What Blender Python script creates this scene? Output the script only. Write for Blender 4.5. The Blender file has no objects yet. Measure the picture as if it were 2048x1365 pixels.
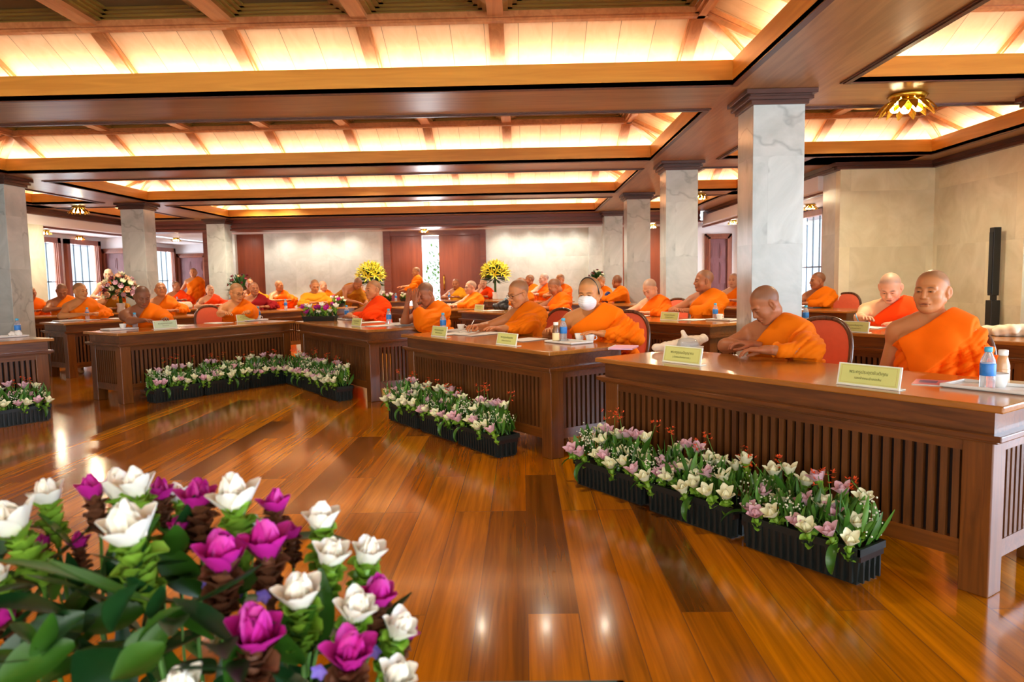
import bpy, math, random
import numpy as np
from mathutils import Matrix, Vector

# ------------------------------------------------------------------ camera
SC = bpy.context.scene
COL = SC.collection
FPX, CX, CY, CZ = 1450.0, 1024.0, 682.5, 1.25
_p, _r, _y = 0.0872, -0.0184, -0.0155
_F = np.array([math.sin(_y)*math.cos(_p), math.cos(_y)*math.cos(_p), -math.sin(_p)])
_R = np.cross(_F, [0, 0, 1.0]); _R /= np.linalg.norm(_R)
_U = np.cross(_R, _F)
_A = math.cos(_r)*_R + math.sin(_r)*_U
_B = -math.sin(_r)*_R + math.cos(_r)*_U
cam = bpy.data.cameras.new('camera'); camo = bpy.data.objects.new('camera', cam); COL.objects.link(camo)
cam.sensor_width = 36.0; cam.lens = FPX/2048*36.0; cam.clip_start = 0.05; cam.clip_end = 200
M = Matrix.Identity(4)
for i in range(3):
    M[i][0] = _A[i]; M[i][1] = _B[i]; M[i][2] = -_F[i]
M[2][3] = CZ
camo.matrix_world = M
cam.dof.use_dof = True; cam.dof.focus_distance = 4.6; cam.dof.aperture_fstop = 4.5
SC.camera = camo

def _ray(x, y): return _F + _A*(x-CX)/FPX - _B*(y-CY)/FPX
def at(x, y, z):
    """the point of the horizontal plane z that the photograph shows at x, y"""
    r = _ray(x, y); t = (z-CZ)/r[2]
    return (r[0]*t, r[1]*t, z)
def aty(x, y, Y):
    r = _ray(x, y); t = Y/r[1]
    return (r[0]*t, Y, CZ+r[2]*t)

# ------------------------------------------------------------------ light
SC.view_settings.view_transform = 'Standard'; SC.view_settings.look = 'None'
SC.view_settings.gamma = 1.0; SC.view_settings.use_curve_mapping = False
SC.view_settings.exposure = 0.9
W = bpy.data.worlds.new('world'); SC.world = W; W.use_nodes = True
W.node_tree.nodes['Background'].inputs[0].default_value = (0.78, 0.88, 1.0, 1)
W.node_tree.nodes['Background'].inputs[1].default_value = 1.0
COVE = 5.2      # watts per metre of cove tube
WARM = (1.0, 0.77, 0.53)
def area(name, loc, rot, sx, sy, watts, col, spread=math.pi):
    l = bpy.data.lights.new(name, 'AREA'); l.shape = 'RECTANGLE'; l.size = sx; l.size_y = sy
    l.energy = watts; l.color = col; l.spread = spread
    o = bpy.data.objects.new(name, l); COL.objects.link(o); o.location = loc; o.rotation_euler = rot
    return o
def spot(name, loc, watts, col, ang=1.6, blend=.6, rot=(0, 0, 0), rad=.04):
    l = bpy.data.lights.new(name, 'SPOT'); l.energy = watts; l.color = col; l.spot_size = ang; l.spot_blend = blend
    l.shadow_soft_size = rad
    o = bpy.data.objects.new(name, l); COL.objects.link(o); o.location = loc; o.rotation_euler = rot
    return o
# bluish daylight from unseen glass doors at right; behind, an added warm fill light
area('daylight_right', (6.6, 0.3, 1.3), (0, math.radians(90), 0), 2.4, 8.0, 460, (0.66, 0.80, 1.0))
area('fill_behind', (-2.6, -4.7, 1.3), (math.radians(-90), 0, math.radians(180)), 16, 2.4, 460, (1.0, 0.95, 0.86))

# ------------------------------------------------------------------ materials
def _nt(name):
    m = bpy.data.materials.new(name); m.use_nodes = True
    nt = m.node_tree
    return m, nt, nt.nodes['Principled BSDF']
def lin(c):
    return tuple(((v/255)/12.92 if v/255 <= .04045 else ((v/255+.055)/1.055)**2.4) for v in c)
def N(nt, t, **kw):
    n = nt.nodes.new(t)
    for k, v in kw.items():
        if k.startswith('i_'): n.inputs[int(k[2:])].default_value = v
        else: setattr(n, k, v)
    return n
def plain(name, c, rough=.5, metal=0, spec=None, trans=0, noise=0, nscale=20, coat=0, sss=0, emit=0, sheen=0, alpha=1):
    m, nt, b = _nt(name)
    c = lin(c)
    b.inputs['Base Color'].default_value = (*c, 1); b.inputs['Roughness'].default_value = rough
    b.inputs['Metallic'].default_value = metal
    if trans: b.inputs['Transmission Weight'].default_value = trans; b.inputs['IOR'].default_value = 1.33
    if coat: b.inputs['Coat Weight'].default_value = coat; b.inputs['Coat Roughness'].default_value = .08
    if sss:
        b.inputs['Subsurface Weight'].default_value = sss; b.inputs['Subsurface Radius'].default_value = (.02, .012, .006)
    if sheen: b.inputs['Sheen Weight'].default_value = sheen
    if emit: b.inputs['Emission Color'].default_value = (*c, 1); b.inputs['Emission Strength'].default_value = emit
    if noise:
        tc = N(nt, 'ShaderNodeTexCoord'); no = N(nt, 'ShaderNodeTexNoise'); no.inputs['Scale'].default_value = nscale
        no.inputs['Detail'].default_value = 4
        mx = N(nt, 'ShaderNodeMix', data_type='RGBA')
        mx.inputs[6].default_value = (*[v*(1-noise) for v in c], 1); mx.inputs[7].default_value = (*[min(1, v*(1+noise)) for v in c], 1)
        nt.links.new(tc.outputs['Object'], no.inputs['Vector']); nt.links.new(no.outputs['Fac'], mx.inputs[0])
        nt.links.new(mx.outputs[2], b.inputs['Base Color'])
    return m
def wood(name, c1, c2, axis=0, rough=.3, scale=1.0, coat=.0, dark=.0, lines=None, linew=.006, bump=.0):
    """grain runs along the object axis; lines=(axis, spacing) adds plank joints"""
    m, nt, b = _nt(name)
    tc = N(nt, 'ShaderNodeTexCoord'); mp = N(nt, 'ShaderNodeMapping')
    s = [14*scale]*3; s[axis] = .9*scale; mp.inputs['Scale'].default_value = s
    no = N(nt, 'ShaderNodeTexNoise'); no.inputs['Scale'].default_value = 1.6; no.inputs['Detail'].default_value = 6; no.inputs['Distortion'].default_value = 1.2
    mp2 = N(nt, 'ShaderNodeMapping'); s2 = [3*scale]*3; s2[axis] = .35*scale; mp2.inputs['Scale'].default_value = s2
    n2 = N(nt, 'ShaderNodeTexNoise'); n2.inputs['Scale'].default_value = 1.0; n2.inputs['Detail'].default_value = 3
    ad = N(nt, 'ShaderNodeMath', operation='ADD'); mu = N(nt, 'ShaderNodeMath', operation='MULTIPLY', i_1=.5)
    cr = N(nt, 'ShaderNodeValToRGB')
    cr.color_ramp.elements[0].position = .36; cr.color_ramp.elements[0].color = (*lin(c2), 1)
    cr.color_ramp.elements[1].position = .64; cr.color_ramp.elements[1].color = (*lin(c1), 1)
    L = nt.links
    L.new(tc.outputs['Object'], mp.inputs[0]); L.new(mp.outputs[0], no.inputs['Vector'])
    L.new(tc.outputs['Object'], mp2.inputs[0]); L.new(mp2.outputs[0], n2.inputs['Vector'])
    L.new(no.outputs['Fac'], ad.inputs[0]); L.new(n2.outputs['Fac'], ad.inputs[1]); L.new(ad.outputs[0], mu.inputs[0])
    L.new(mu.outputs[0], cr.inputs[0]); out = cr.outputs[0]
    if lines:
        sp = N(nt, 'ShaderNodeSeparateXYZ'); L.new(tc.outputs['Object'], sp.inputs[0])
        dv = N(nt, 'ShaderNodeMath', operation='DIVIDE', i_1=lines[1]); L.new(sp.outputs[lines[0]], dv.inputs[0])
        fr = N(nt, 'ShaderNodeMath', operation='FRACT'); L.new(dv.outputs[0], fr.inputs[0])
        lt = N(nt, 'ShaderNodeMath', operation='LESS_THAN', i_1=linew/lines[1]); L.new(fr.outputs[0], lt.inputs[0])
        fl = N(nt, 'ShaderNodeMath', operation='FLOOR'); L.new(dv.outputs[0], fl.inputs[0])
        wn = N(nt, 'ShaderNodeTexWhiteNoise', noise_dimensions='1D'); L.new(fl.outputs[0], wn.inputs['W'])
        mr = N(nt, 'ShaderNodeMapRange', i_3=.88, i_4=1.08); L.new(wn.outputs['Value'], mr.inputs[0])
        mm = N(nt, 'ShaderNodeMix', data_type='RGBA', blend_type='MULTIPLY'); mm.inputs[0].default_value = 1
        L.new(out, mm.inputs[6]); L.new(mr.outputs[0], mm.inputs[7])
        m2 = N(nt, 'ShaderNodeMix', data_type='RGBA'); L.new(lt.outputs[0], m2.inputs[0])
        L.new(mm.outputs[2], m2.inputs[6]); m2.inputs[7].default_value = (*[v*.45 for v in lin(c2)], 1)
        out = m2.outputs[2]
    L.new(out, b.inputs['Base Color'])
    b.inputs['Roughness'].default_value = rough
    if coat: b.inputs['Coat Weight'].default_value = coat; b.inputs['Coat Roughness'].default_value = .12
    return m
def floor_mat():
    m, nt, b = _nt('teak_floor'); L = nt.links
    tc = N(nt, 'ShaderNodeTexCoord'); mp = N(nt, 'ShaderNodeMapping'); mp.inputs['Rotation'].default_value = (0, 0, math.radians(90))
    L.new(tc.outputs['Object'], mp.inputs[0])
    br = N(nt, 'ShaderNodeTexBrick'); L.new(mp.outputs[0], br.inputs[0])
    br.offset = .37; br.offset_frequency = 3; br.squash = 1
    br.inputs['Color1'].default_value = (0, 0, 0, 1); br.inputs['Color2'].default_value = (1, 1, 1, 1); br.inputs['Mortar'].default_value = (.5, .5, .5, 1)
    br.inputs['Scale'].default_value = 1; br.inputs['Mortar Size'].default_value = .0018; br.inputs['Mortar Smooth'].default_value = 0
    br.inputs['Brick Width'].default_value = 1.9; br.inputs['Row Height'].default_value = .19; br.inputs['Bias'].default_value = 0
    cr = N(nt, 'ShaderNodeValToRGB'); e = cr.color_ramp.elements
    e[0].position = 0; e[0].color = (*lin((108, 62, 10)), 1); e[1].position = 1; e[1].color = (*lin((216, 138, 0)), 1)
    for p, c in ((.2, (168, 94, 0)), (.45, (190, 110, 0)), (.7, (200, 118, 0)), (.85, (176, 98, 2))):
        q = e.new(p); q.color = (*lin(c), 1)
    L.new(br.outputs['Color'], cr.inputs[0])
    # grain, shifted from plank to plank
    mg = N(nt, 'ShaderNodeMapping'); mg.inputs['Scale'].default_value = (38, 1.3, 38); L.new(tc.outputs['Object'], mg.inputs[0])
    ofs = N(nt, 'ShaderNodeMix', data_type='VECTOR'); ofs.inputs[0].default_value = 1
    va = N(nt, 'ShaderNodeVectorMath', operation='ADD'); sc = N(nt, 'ShaderNodeVectorMath', operation='SCALE'); sc.inputs[3].default_value = 37
    L.new(br.outputs['Color'], sc.inputs[0]); L.new(mg.outputs[0], va.inputs[0]); L.new(sc.outputs[0], va.inputs[1])
    n1 = N(nt, 'ShaderNodeTexNoise'); n1.inputs['Scale'].default_value = 1.2; n1.inputs['Detail'].default_value = 7; n1.inputs['Distortion'].default_value = .8
    L.new(va.outputs[0], n1.inputs['Vector'])
    r1 = N(nt, 'ShaderNodeMapRange', i_1=.3, i_2=.7, i_3=.66, i_4=1.14); L.new(n1.outputs['Fac'], r1.inputs[0])
    mg2 = N(nt, 'ShaderNodeMapping'); mg2.inputs['Scale'].default_value = (.9, .5, .9); L.new(va.outputs[0], mg2.inputs[0])
    n2 = N(nt, 'ShaderNodeTexNoise'); n2.inputs['Scale'].default_value = .35; n2.inputs['Detail'].default_value = 4; L.new(mg2.outputs[0], n2.inputs['Vector'])
    r2 = N(nt, 'ShaderNodeMapRange', i_1=.35, i_2=.65, i_3=.62, i_4=1.1); L.new(n2.outputs['Fac'], r2.inputs[0])
    mu = N(nt, 'ShaderNodeMath', operation='MULTIPLY'); L.new(r1.outputs[0], mu.inputs[0]); L.new(r2.outputs[0], mu.inputs[1])
    mx = N(nt, 'ShaderNodeMix', data_type='RGBA', blend_type='MULTIPLY'); mx.inputs[0].default_value = 1
    L.new(cr.outputs[0], mx.inputs[6]); L.new(mu.outputs[0], mx.inputs[7])
    m3 = N(nt, 'ShaderNodeMix', data_type='RGBA'); L.new(br.outputs['Fac'], m3.inputs[0]); L.new(mx.outputs[2], m3.inputs[6])
    m3.inputs[7].default_value = (*lin((120, 70, 25)), 1)
    L.new(m3.outputs[2], b.inputs['Base Color'])
    b.inputs['Roughness'].default_value = .16
    b.inputs['Specular IOR Level'].default_value = .4
    b.inputs['Coat Weight'].default_value = .28; b.inputs['Coat Roughness'].default_value = .085
    nb = N(nt, 'ShaderNodeTexNoise'); nb.inputs['Scale'].default_value = 4; nb.inputs['Detail'].default_value = 2; L.new(tc.outputs['Object'], nb.inputs['Vector'])
    ab = N(nt, 'ShaderNodeMath', operation='SUBTRACT'); L.new(nb.outputs['Fac'], ab.inputs[0]); L.new(br.outputs['Fac'], ab.inputs[1])
    bp = N(nt, 'ShaderNodeBump'); bp.inputs['Strength'].default_value = .05; bp.inputs['Distance'].default_value = .004
    L.new(ab.outputs[0], bp.inputs['Height']); L.new(bp.outputs[0], b.inputs['Normal'])
    return m
def marble(name, c1, c2, vein, tile=(.62, .75), rough=.22, vs=1.0, vw=.45):
    m, nt, b = _nt(name); L = nt.links
    tc = N(nt, 'ShaderNodeTexCoord')
    # object coordinates flattened to (x+y, z) so that joints run level round every face
    sp = N(nt, 'ShaderNodeSeparateXYZ'); L.new(tc.outputs['Object'], sp.inputs[0])
    ad = N(nt, 'ShaderNodeMath', operation='ADD'); L.new(sp.outputs[0], ad.inputs[0]); L.new(sp.outputs[1], ad.inputs[1])
    cb = N(nt, 'ShaderNodeCombineXYZ'); L.new(ad.outputs[0], cb.inputs[0]); L.new(sp.outputs[2], cb.inputs[1])
    br = N(nt, 'ShaderNodeTexBrick'); L.new(cb.outputs[0], br.inputs[0]); br.offset = .5
    br.inputs['Color1'].default_value = (0, 0, 0, 1); br.inputs['Color2'].default_value = (1, 1, 1, 1); br.inputs['Mortar'].default_value = (.2, .2, .2, 1)
    br.inputs['Scale'].default_value = 1; br.inputs['Mortar Size'].default_value = .0015
    br.inputs['Brick Width'].default_value = tile[0]; br.inputs['Row Height'].default_value = tile[1]
    sc = N(nt, 'ShaderNodeVectorMath', operation='SCALE'); sc.inputs[3].default_value = 9; L.new(br.outputs['Color'], sc.inputs[0])
    va = N(nt, 'ShaderNodeVectorMath', operation='ADD'); L.new(tc.outputs['Object'], va.inputs[0]); L.new(sc.outputs[0], va.inputs[1])
    n1 = N(nt, 'ShaderNodeTexNoise'); n1.inputs['Scale'].default_value = 1.7*vs; n1.inputs['Detail'].default_value = 8; n1.inputs['Distortion'].default_value = 1.4; n1.inputs['Roughness'].default_value = .6
    L.new(va.outputs[0], n1.inputs['Vector'])
    cr = N(nt, 'ShaderNodeValToRGB'); e = cr.color_ramp.elements
    e[0].position = .3; e[0].color = (*lin(c2), 1); e[1].position = .68; e[1].color = (*lin(c1), 1)
    L.new(n1.outputs['Fac'], cr.inputs[0])
    n2 = N(nt, 'ShaderNodeTexNoise'); n2.inputs['Scale'].default_value = 1.1*vs; n2.inputs['Detail'].default_value = 4; n2.inputs['Distortion'].default_value = .25
    L.new(va.outputs[0], n2.inputs['Vector'])
    s1 = N(nt, 'ShaderNodeMath', operation='SUBTRACT', i_1=.5); L.new(n2.outputs['Fac'], s1.inputs[0])
    a1 = N(nt, 'ShaderNodeMath', operation='ABSOLUTE'); L.new(s1.outputs[0], a1.inputs[0])
    rr = N(nt, 'ShaderNodeMapRange', i_1=0, i_2=.014, i_3=vw, i_4=0); L.new(a1.outputs[0], rr.inputs[0])
    mx = N(nt, 'ShaderNodeMix', data_type='RGBA'); L.new(rr.outputs[0], mx.inputs[0]); L.new(cr.outputs[0], mx.inputs[6]); mx.inputs[7].default_value = (*lin(vein), 1)
    tr = N(nt, 'ShaderNodeMapRange', i_3=.9, i_4=1.06); L.new(br.outputs['Color'], tr.inputs[0])
    m2 = N(nt, 'ShaderNodeMix', data_type='RGBA', blend_type='MULTIPLY'); m2.inputs[0].default_value = 1
    L.new(mx.outputs[2], m2.inputs[6]); L.new(tr.outputs[0], m2.inputs[7])
    L.new(m2.outputs[2], b.inputs['Base Color']); b.inputs['Roughness'].default_value = rough
    return m
def vcol_mat(name, rough=.5, sss=.0, spec=.4):
    m, nt, b = _nt(name)
    a = N(nt, 'ShaderNodeAttribute', attribute_name='col'); oi = N(nt, 'ShaderNodeObjectInfo')
    mx = N(nt, 'ShaderNodeMix', data_type='RGBA', blend_type='MULTIPLY'); mx.inputs[0].default_value = 1
    nt.links.new(a.outputs['Color'], mx.inputs[6]); nt.links.new(oi.outputs['Color'], mx.inputs[7]); nt.links.new(mx.outputs[2], b.inputs['Base Color'])
    b.inputs['Roughness'].default_value = rough; b.inputs['Specular IOR Level'].default_value = spec
    if sss:
        b.inputs['Subsurface Weight'].default_value = sss; b.inputs['Subsurface Scale'].default_value = .02
    return m
def cloth(name, c, weave=.06):
    m = plain(name, c, rough=.8, noise=.10, nscale=9); m.node_tree.nodes['Principled BSDF'].inputs['Specular IOR Level'].default_value = .15
    return m
MT = dict(
    floor=floor_mat(),
    soffx=wood('soffit_teak', (178, 134, 80), (140, 100, 54), 0, .33, .8),
    soffy=wood('girder_teak', (178, 134, 80), (140, 100, 54), 1, .33, .8),
    fascx=wood('fascia_teak', (212, 150, 52), (182, 120, 30), 0, .4, .7),
    fascy=wood('fascia_teak_side', (212, 150, 52), (182, 120, 30), 1, .4, .7),
    slopex=wood('sloping_boards', (232, 192, 148), (216, 172, 126), 1, .55, .5, lines=(0, .27)),
    slopey=wood('sloping_boards_side', (232, 192, 148), (216, 172, 126), 0, .55, .5, lines=(1, .27)),
    rib=wood('rib_teak', (206, 140, 84), (170, 104, 56), 1, .4, .8),
    dark=wood('dark_moulding', (96, 50, 30), (66, 32, 18), 0, .35, 1),
    darky=wood('dark_moulding_side', (96, 50, 30), (66, 32, 18), 1, .35, 1),
    bronze=wood('bronze_moulding', (150, 118, 44), (110, 84, 26), 0, .35, 1),
    panel=plain('coffer_panel', (92, 82, 50), .5, noise=.2, nscale=3),
    header=wood('header_teak', (128, 62, 40), (98, 42, 26), 0, .35, 1),
    redwood=wood('red_wood_panel', (140, 66, 34), (116, 48, 22), 2, .35, .5),
    frame=wood('window_teak', (150, 82, 56), (112, 54, 36), 2, .35, 1),
    doorw=wood('door_teak', (122, 70, 76), (98, 52, 56), 2, .4, 1),
    marble=marble('grey_marble', (206, 214, 208), (174, 184, 178), (128, 134, 132)),
    marblew=marble('cream_marble', (244, 238, 208), (222, 214, 178), (170, 160, 126), (1.1, .8), vw=.0),
    marblef=marble('pale_marble', (226, 227, 216), (202, 204, 190), (170, 170, 165), (.9, .9), vw=.15),
    plaster=plain('white_plaster', (226, 222, 226), .7),
    desk=wood('desk_teak', (128, 72, 24), (80, 40, 10), 0, .28, 1.6, coat=.35),
    deskv=wood('desk_teak_upright', (130, 74, 24), (84, 44, 12), 2, .3, 1.6, coat=.2),
    desktop=wood('desktop_teak', (184, 120, 50), (150, 90, 32), 0, .2, 1.2, coat=.4),
    slat=wood('slat_teak', (112, 66, 26), (76, 40, 12), 2, .4, 2),
    gap=plain('dark_backing', (38, 18, 10), .6),
    chairw=wood('chair_walnut', (112, 74, 48), (66, 40, 26), 2, .25, 2, coat=.4),
    chairf=plain('red_upholstery', (222, 96, 56), .7, noise=.08, nscale=30, sheen=.2),
    chairp=plain('maroon_upholstery', (150, 52, 74), .7, noise=.08, nscale=30),
    skin=vcol_mat('skin', .48, .12),
    white=plain('white_china', (240, 238, 232), .25, coat=.3),
    tray=plain('white_tray', (232, 230, 224), .3),
    paper=plain('paper', (246, 244, 238), .7),
    paperc=plain('printed_paper', (226, 120, 120), .6),
    card=plain('yellow_card', (214, 220, 134), .6),
    cardg=plain('green_card', (206, 226, 186), .6),
    acryl=plain('clear_acrylic', (236, 240, 226), .15),
    ink=plain('printed_ink', (120, 122, 60), .6),
    inkb=plain('card_border', (196, 176, 100), .6),
    pet=plain('clear_bottle', (238, 244, 250), .06, trans=.75),
    label=plain('blue_label', (40, 120, 200), .4, noise=.35, nscale=60),
    cap=plain('blue_cap', (70, 176, 216), .4),
    milk=plain('milk_tea', (214, 160, 110), .3, coat=.5),
    coffee=plain('coffee_drink', (120, 84, 52), .3, coat=.5),
    ylabel=plain('cream_label', (232, 220, 170), .5),
    planter=plain('black_planter', (26, 32, 30), .45),
    teal=plain('teal_planter', (24, 92, 96), .4),
    leaf=plain('leaf_green', (50, 96, 22), .4, noise=.25, nscale=14, sss=.0),
    leafd=plain('leaf_dark', (24, 66, 26), .4, noise=.25, nscale=14),
    bract=plain('bract_green', (132, 176, 52), .5, noise=.25, nscale=25),
    bractd=plain('bract_brown', (112, 66, 40), .6, noise=.75, nscale=60),
    stem=plain('stem_green', (88, 140, 50), .5, noise=.15),
    pw=plain('petal_white', (248, 244, 230), .5, noise=.04, nscale=20, sss=.15),
    pm=plain('petal_magenta', (196, 30, 150), .5, noise=.25, nscale=18, sss=.1),
    pp=plain('petal_pink', (226, 184, 196), .5, noise=.12, nscale=20),
    pc=plain('petal_cream', (240, 240, 204), .5, noise=.08, nscale=20),
    po=plain('crocosmia_orange', (226, 80, 24), .5, noise=.2, nscale=40),
    pyel=plain('petal_yellow', (250, 236, 70), .5, noise=.15, nscale=20),
    ppeach=plain('petal_peach', (240, 190, 150), .5, noise=.15, nscale=20),
    pdark=plain('petal_maroon', (120, 30, 50), .5, noise=.2, nscale=20),
    plil=plain('petal_lilac', (120, 100, 190), .5),
    gyp=plain('gypsophila', (240, 240, 216), .6),
    gold=plain('gilt_metal', (206, 164, 60), .25, metal=1),
    bulb=plain('lamp_glow', (255, 240, 190), .4, emit=120),
    spotm=plain('downlight_glow', (255, 236, 196), .4, emit=190),
    black=plain('black_plastic', (22, 26, 28), .4),
    glassf=plain('spectacle_frame', (40, 34, 30), .3),
    navy=plain('navy_cloth', (28, 54, 120), .7),
    turq=plain('turquoise_cloth', (30, 160, 200), .6, noise=.2, nscale=12),
    purple=plain('purple_cloth', (110, 30, 120), .6),
    mask=plain('mask_fabric', (234, 236, 240), .7, noise=.03),
    beige=plain('beige_cloth', (232, 214, 186), .7, noise=.06),
    pinkp=plain('pink_notebook', (238, 186, 214), .6),
    iron=plain('window_bars', (60, 78, 92), .5),
)
GLASS = bpy.data.materials.new('window_glass'); GLASS.use_nodes = True
_n = GLASS.node_tree; _n.nodes.remove(_n.nodes['Principled BSDF'])
_t = _n.nodes.new('ShaderNodeBsdfTransparent'); _t.inputs[0].default_value = (.96, .98, .98, 1); _s = _n.nodes.new('ShaderNodeBsdfGlossy'); _s.inputs['Roughness'].default_value = .02
_m = _n.nodes.new('ShaderNodeMixShader'); _m.inputs[0].default_value = .07
_n.links.new(_t.outputs[0], _m.inputs[1]); _n.links.new(_s.outputs[0], _m.inputs[2]); _n.links.new(_m.outputs[0], _n.nodes['Material Output'].inputs[0])
ROBE = dict(
    orange=cloth('robe_orange', (248, 118, 0)), amber=cloth('robe_amber', (226, 112, 0)), red=cloth('robe_red_orange', (246, 66, 0)),
    bright=cloth('robe_bright_orange', (255, 106, 0)), brown=cloth('robe_brown_gold', (178, 112, 20)), gold=cloth('robe_gold', (226, 150, 26)), maroon=cloth('robe_maroon', (140, 20, 24)))

# ------------------------------------------------------------------ mesh helpers
class MB:
    def __init__(s): s.v = []; s.f = []; s.m = []
    def add(s, vs, fs, mi=0):
        o = len(s.v); s.v += [tuple(map(float, p)) for p in vs]; s.f += [tuple(i+o for i in f) for f in fs]; s.m += [mi]*len(fs)
    def box(s, x0, x1, y0, y1, z0, z1, mi=0, R=None, c=None):
        vs = [(x, y, z) for z in (z0, z1) for y in (y0, y1) for x in (x0, x1)]
        if R is not None: vs = [tuple(np.array(R) @ np.array(p) + (c if c is not None else 0)) for p in vs]
        s.add(vs, [(0, 2, 3, 1), (4, 5, 7, 6), (0, 1, 5, 4), (2, 6, 7, 3), (0, 4, 6, 2), (1, 3, 7, 5)], mi)
    def frustum(s, z0, z1, a, b, mi=0, c=(0, 0)):
        """box tapering from half sizes a at z0 to b at z1"""
        vs = [(c[0]+sx*h[0], c[1]+sy*h[1], z) for z, h in ((z0, a), (z1, b)) for sy in (-1, 1) for sx in (-1, 1)]
        s.add(vs, [(0, 2, 3, 1), (4, 5, 7, 6), (0, 1, 5, 4), (2, 6, 7, 3), (0, 4, 6, 2), (1, 3, 7, 5)], mi)
    def prism(s, a, b, w, h, mi=0, up=(0, 0, 1)):
        """bar from a to b, w wide, h deep below the line"""
        a = np.array(a, float); b = np.array(b, float); d = b-a; d /= np.linalg.norm(d)
        sd = np.cross(d, up); sd /= np.linalg.norm(sd); n = np.cross(sd, d)
        vs = []
        for p in (a, b):
            for q in (-1, 1):
                for r in (0, -1): vs.append(p+sd*w/2*q+n*h*r)
        s.add(vs, [(0, 1, 3, 2), (4, 6, 7, 5), (0, 4, 5, 1), (2, 3, 7, 6), (0, 2, 6, 4), (1, 5, 7, 3)], mi)
    def lathe(s, prof, n=16, mi=0, c=(0, 0, 0), sx=1, sy=1):
        vs = []
        for r, z in prof:
            for k in range(n):
                a = 2*math.pi*k/n; vs.append((c[0]+r*math.cos(a)*sx, c[1]+r*math.sin(a)*sy, c[2]+z))
        fs = []
        for i in range(len(prof)-1):
            for k in range(n):
                a = i*n+k; b = i*n+(k+1) % n; fs.append((a, b, b+n, a+n))
        fs.append(tuple(range(n-1, -1, -1))); fs.append(tuple((len(prof)-1)*n+k for k in range(n)))
        s.add(vs, fs, mi)
    def tube(s, pts, r, n=8, mi=0, closed=False):
        pts = [np.array(p, float) for p in pts]; m = len(pts); vs = []
        rs = r if hasattr(r, '__len__') else [r]*m
        up = None
        for i in range(m):
            d = pts[(i+1) % m if closed else min(i+1, m-1)]-pts[(i-1) % m if closed else max(i-1, 0)]
            d = d/(np.linalg.norm(d)+1e-9)
            if up is None:
                up = np.cross(d, (0, 0, 1) if abs(d[2]) < .9 else (1, 0, 0))
            up = up-d*(up@d); up /= np.linalg.norm(up)+1e-9; sd = np.cross(d, up)
            for k in range(n):
                a = 2*math.pi*k/n; vs.append(pts[i]+(up*math.cos(a)+sd*math.sin(a))*rs[i])
        fs = []
        for i in range(m if closed else m-1):
            for k in range(n):
                a = i*n+k; b = i*n+(k+1) % n; j = (i+1) % m; fs.append((a, b, j*n+(k+1) % n, j*n+k))
        if not closed: fs.append(tuple(range(n-1, -1, -1))); fs.append(tuple((m-1)*n+k for k in range(n)))
        s.add(vs, fs, mi)
    def ball(s, c, r, mi=0, n=8, sq=(1, 1, 1)):
        prof = [(math.sin(math.pi*i/(n//2+1)), -math.cos(math.pi*i/(n//2+1))) for i in range(1, n//2+1)]
        vs = [(c[0], c[1], c[2]-r*sq[2])]; fs = []
        for a, z in prof:
            for k in range(n):
                t = 2*math.pi*k/n; vs.append((c[0]+r*a*math.cos(t)*sq[0], c[1]+r*a*math.sin(t)*sq[1], c[2]+r*z*sq[2]))
        vs.append((c[0], c[1], c[2]+r*sq[2])); m = len(prof)
        for k in range(n):
            fs.append((0, 1+(k+1) % n, 1+k)); fs.append((len(vs)-1, 1+(m-1)*n+k, 1+(m-1)*n+(k+1) % n))
            for i in range(m-1): fs.append((1+i*n+k, 1+i*n+(k+1) % n, 1+(i+1)*n+(k+1) % n, 1+(i+1)*n+k))
        s.add(vs, fs, mi)
    def petal(s, base, out, up, ln, w, curl=.3, mi=0, n=5, tip=.5, cup=.3):
        """curved petal or leaf: starts at base, grows along out, curls toward up"""
        base = np.array(base, float); d = np.array(out, float); d /= np.linalg.norm(d)
        u = np.array(up, float); u = u-d*(u@d); u /= np.linalg.norm(u)+1e-9; sd = np.cross(d, u)
        vs = []; p = base.copy(); st = ln/n; ang = 0
        for i in range(n+1):
            t = i/n; ww = w*.5*((math.sqrt(max(0, 1-((t-.45)/.56)**2)) if t > .45 else .35+.65*math.sin(t/.45*1.571)) if tip != 1 else math.sin(math.pi*(t*.9+.06)))
            ww = max(ww, .0006)
            nn = u*math.cos(ang)-d*math.sin(ang)
            for q in (-1, -.5, 0, .5, 1): vs.append(p+sd*ww*q+nn*cup*ww*q*q)
            p = p+(d*math.cos(ang)+u*math.sin(ang))*st; ang += curl/n*2
        fs = [(i*5+j, i*5+j+1, (i+1)*5+j+1, (i+1)*5+j) for i in range(n) for j in range(4)]
        s.add(vs, fs, mi)
    def build(s, name, mats, parent=None, smooth=False, loc=None, rz=None, bevel=0):
        me = bpy.data.meshes.new(name); me.from_pydata(s.v, [], s.f)
        if not isinstance(mats, (list, tuple)): mats = [mats]
        for m in mats: me.materials.append(m)
        if len(mats) > 1: me.polygons.foreach_set('material_index', s.m)
        if smooth: me.polygons.foreach_set('use_smooth', [True]*len(me.polygons))
        me.update()
        o = bpy.data.objects.new(name, me); COL.objects.link(o)
        if parent is not None: o.parent = parent
        if loc is not None: o.location = loc
        if rz is not None: o.rotation_euler = (0, 0, rz)
        if bevel:
            b = o.modifiers.new('bevel', 'BEVEL'); b.width = bevel; b.segments = 2; b.limit_method = 'ANGLE'
        return o
def empty(name, loc=(0, 0, 0), rz=0, label=None, cat=None, group=None, s=1):
    o = bpy.data.objects.new(name, None); COL.objects.link(o); o.location = loc; o.rotation_euler = (0, 0, rz); o.empty_display_size = .1
    o.scale = (s, s, s); tag(o, label, cat, group); return o
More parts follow.
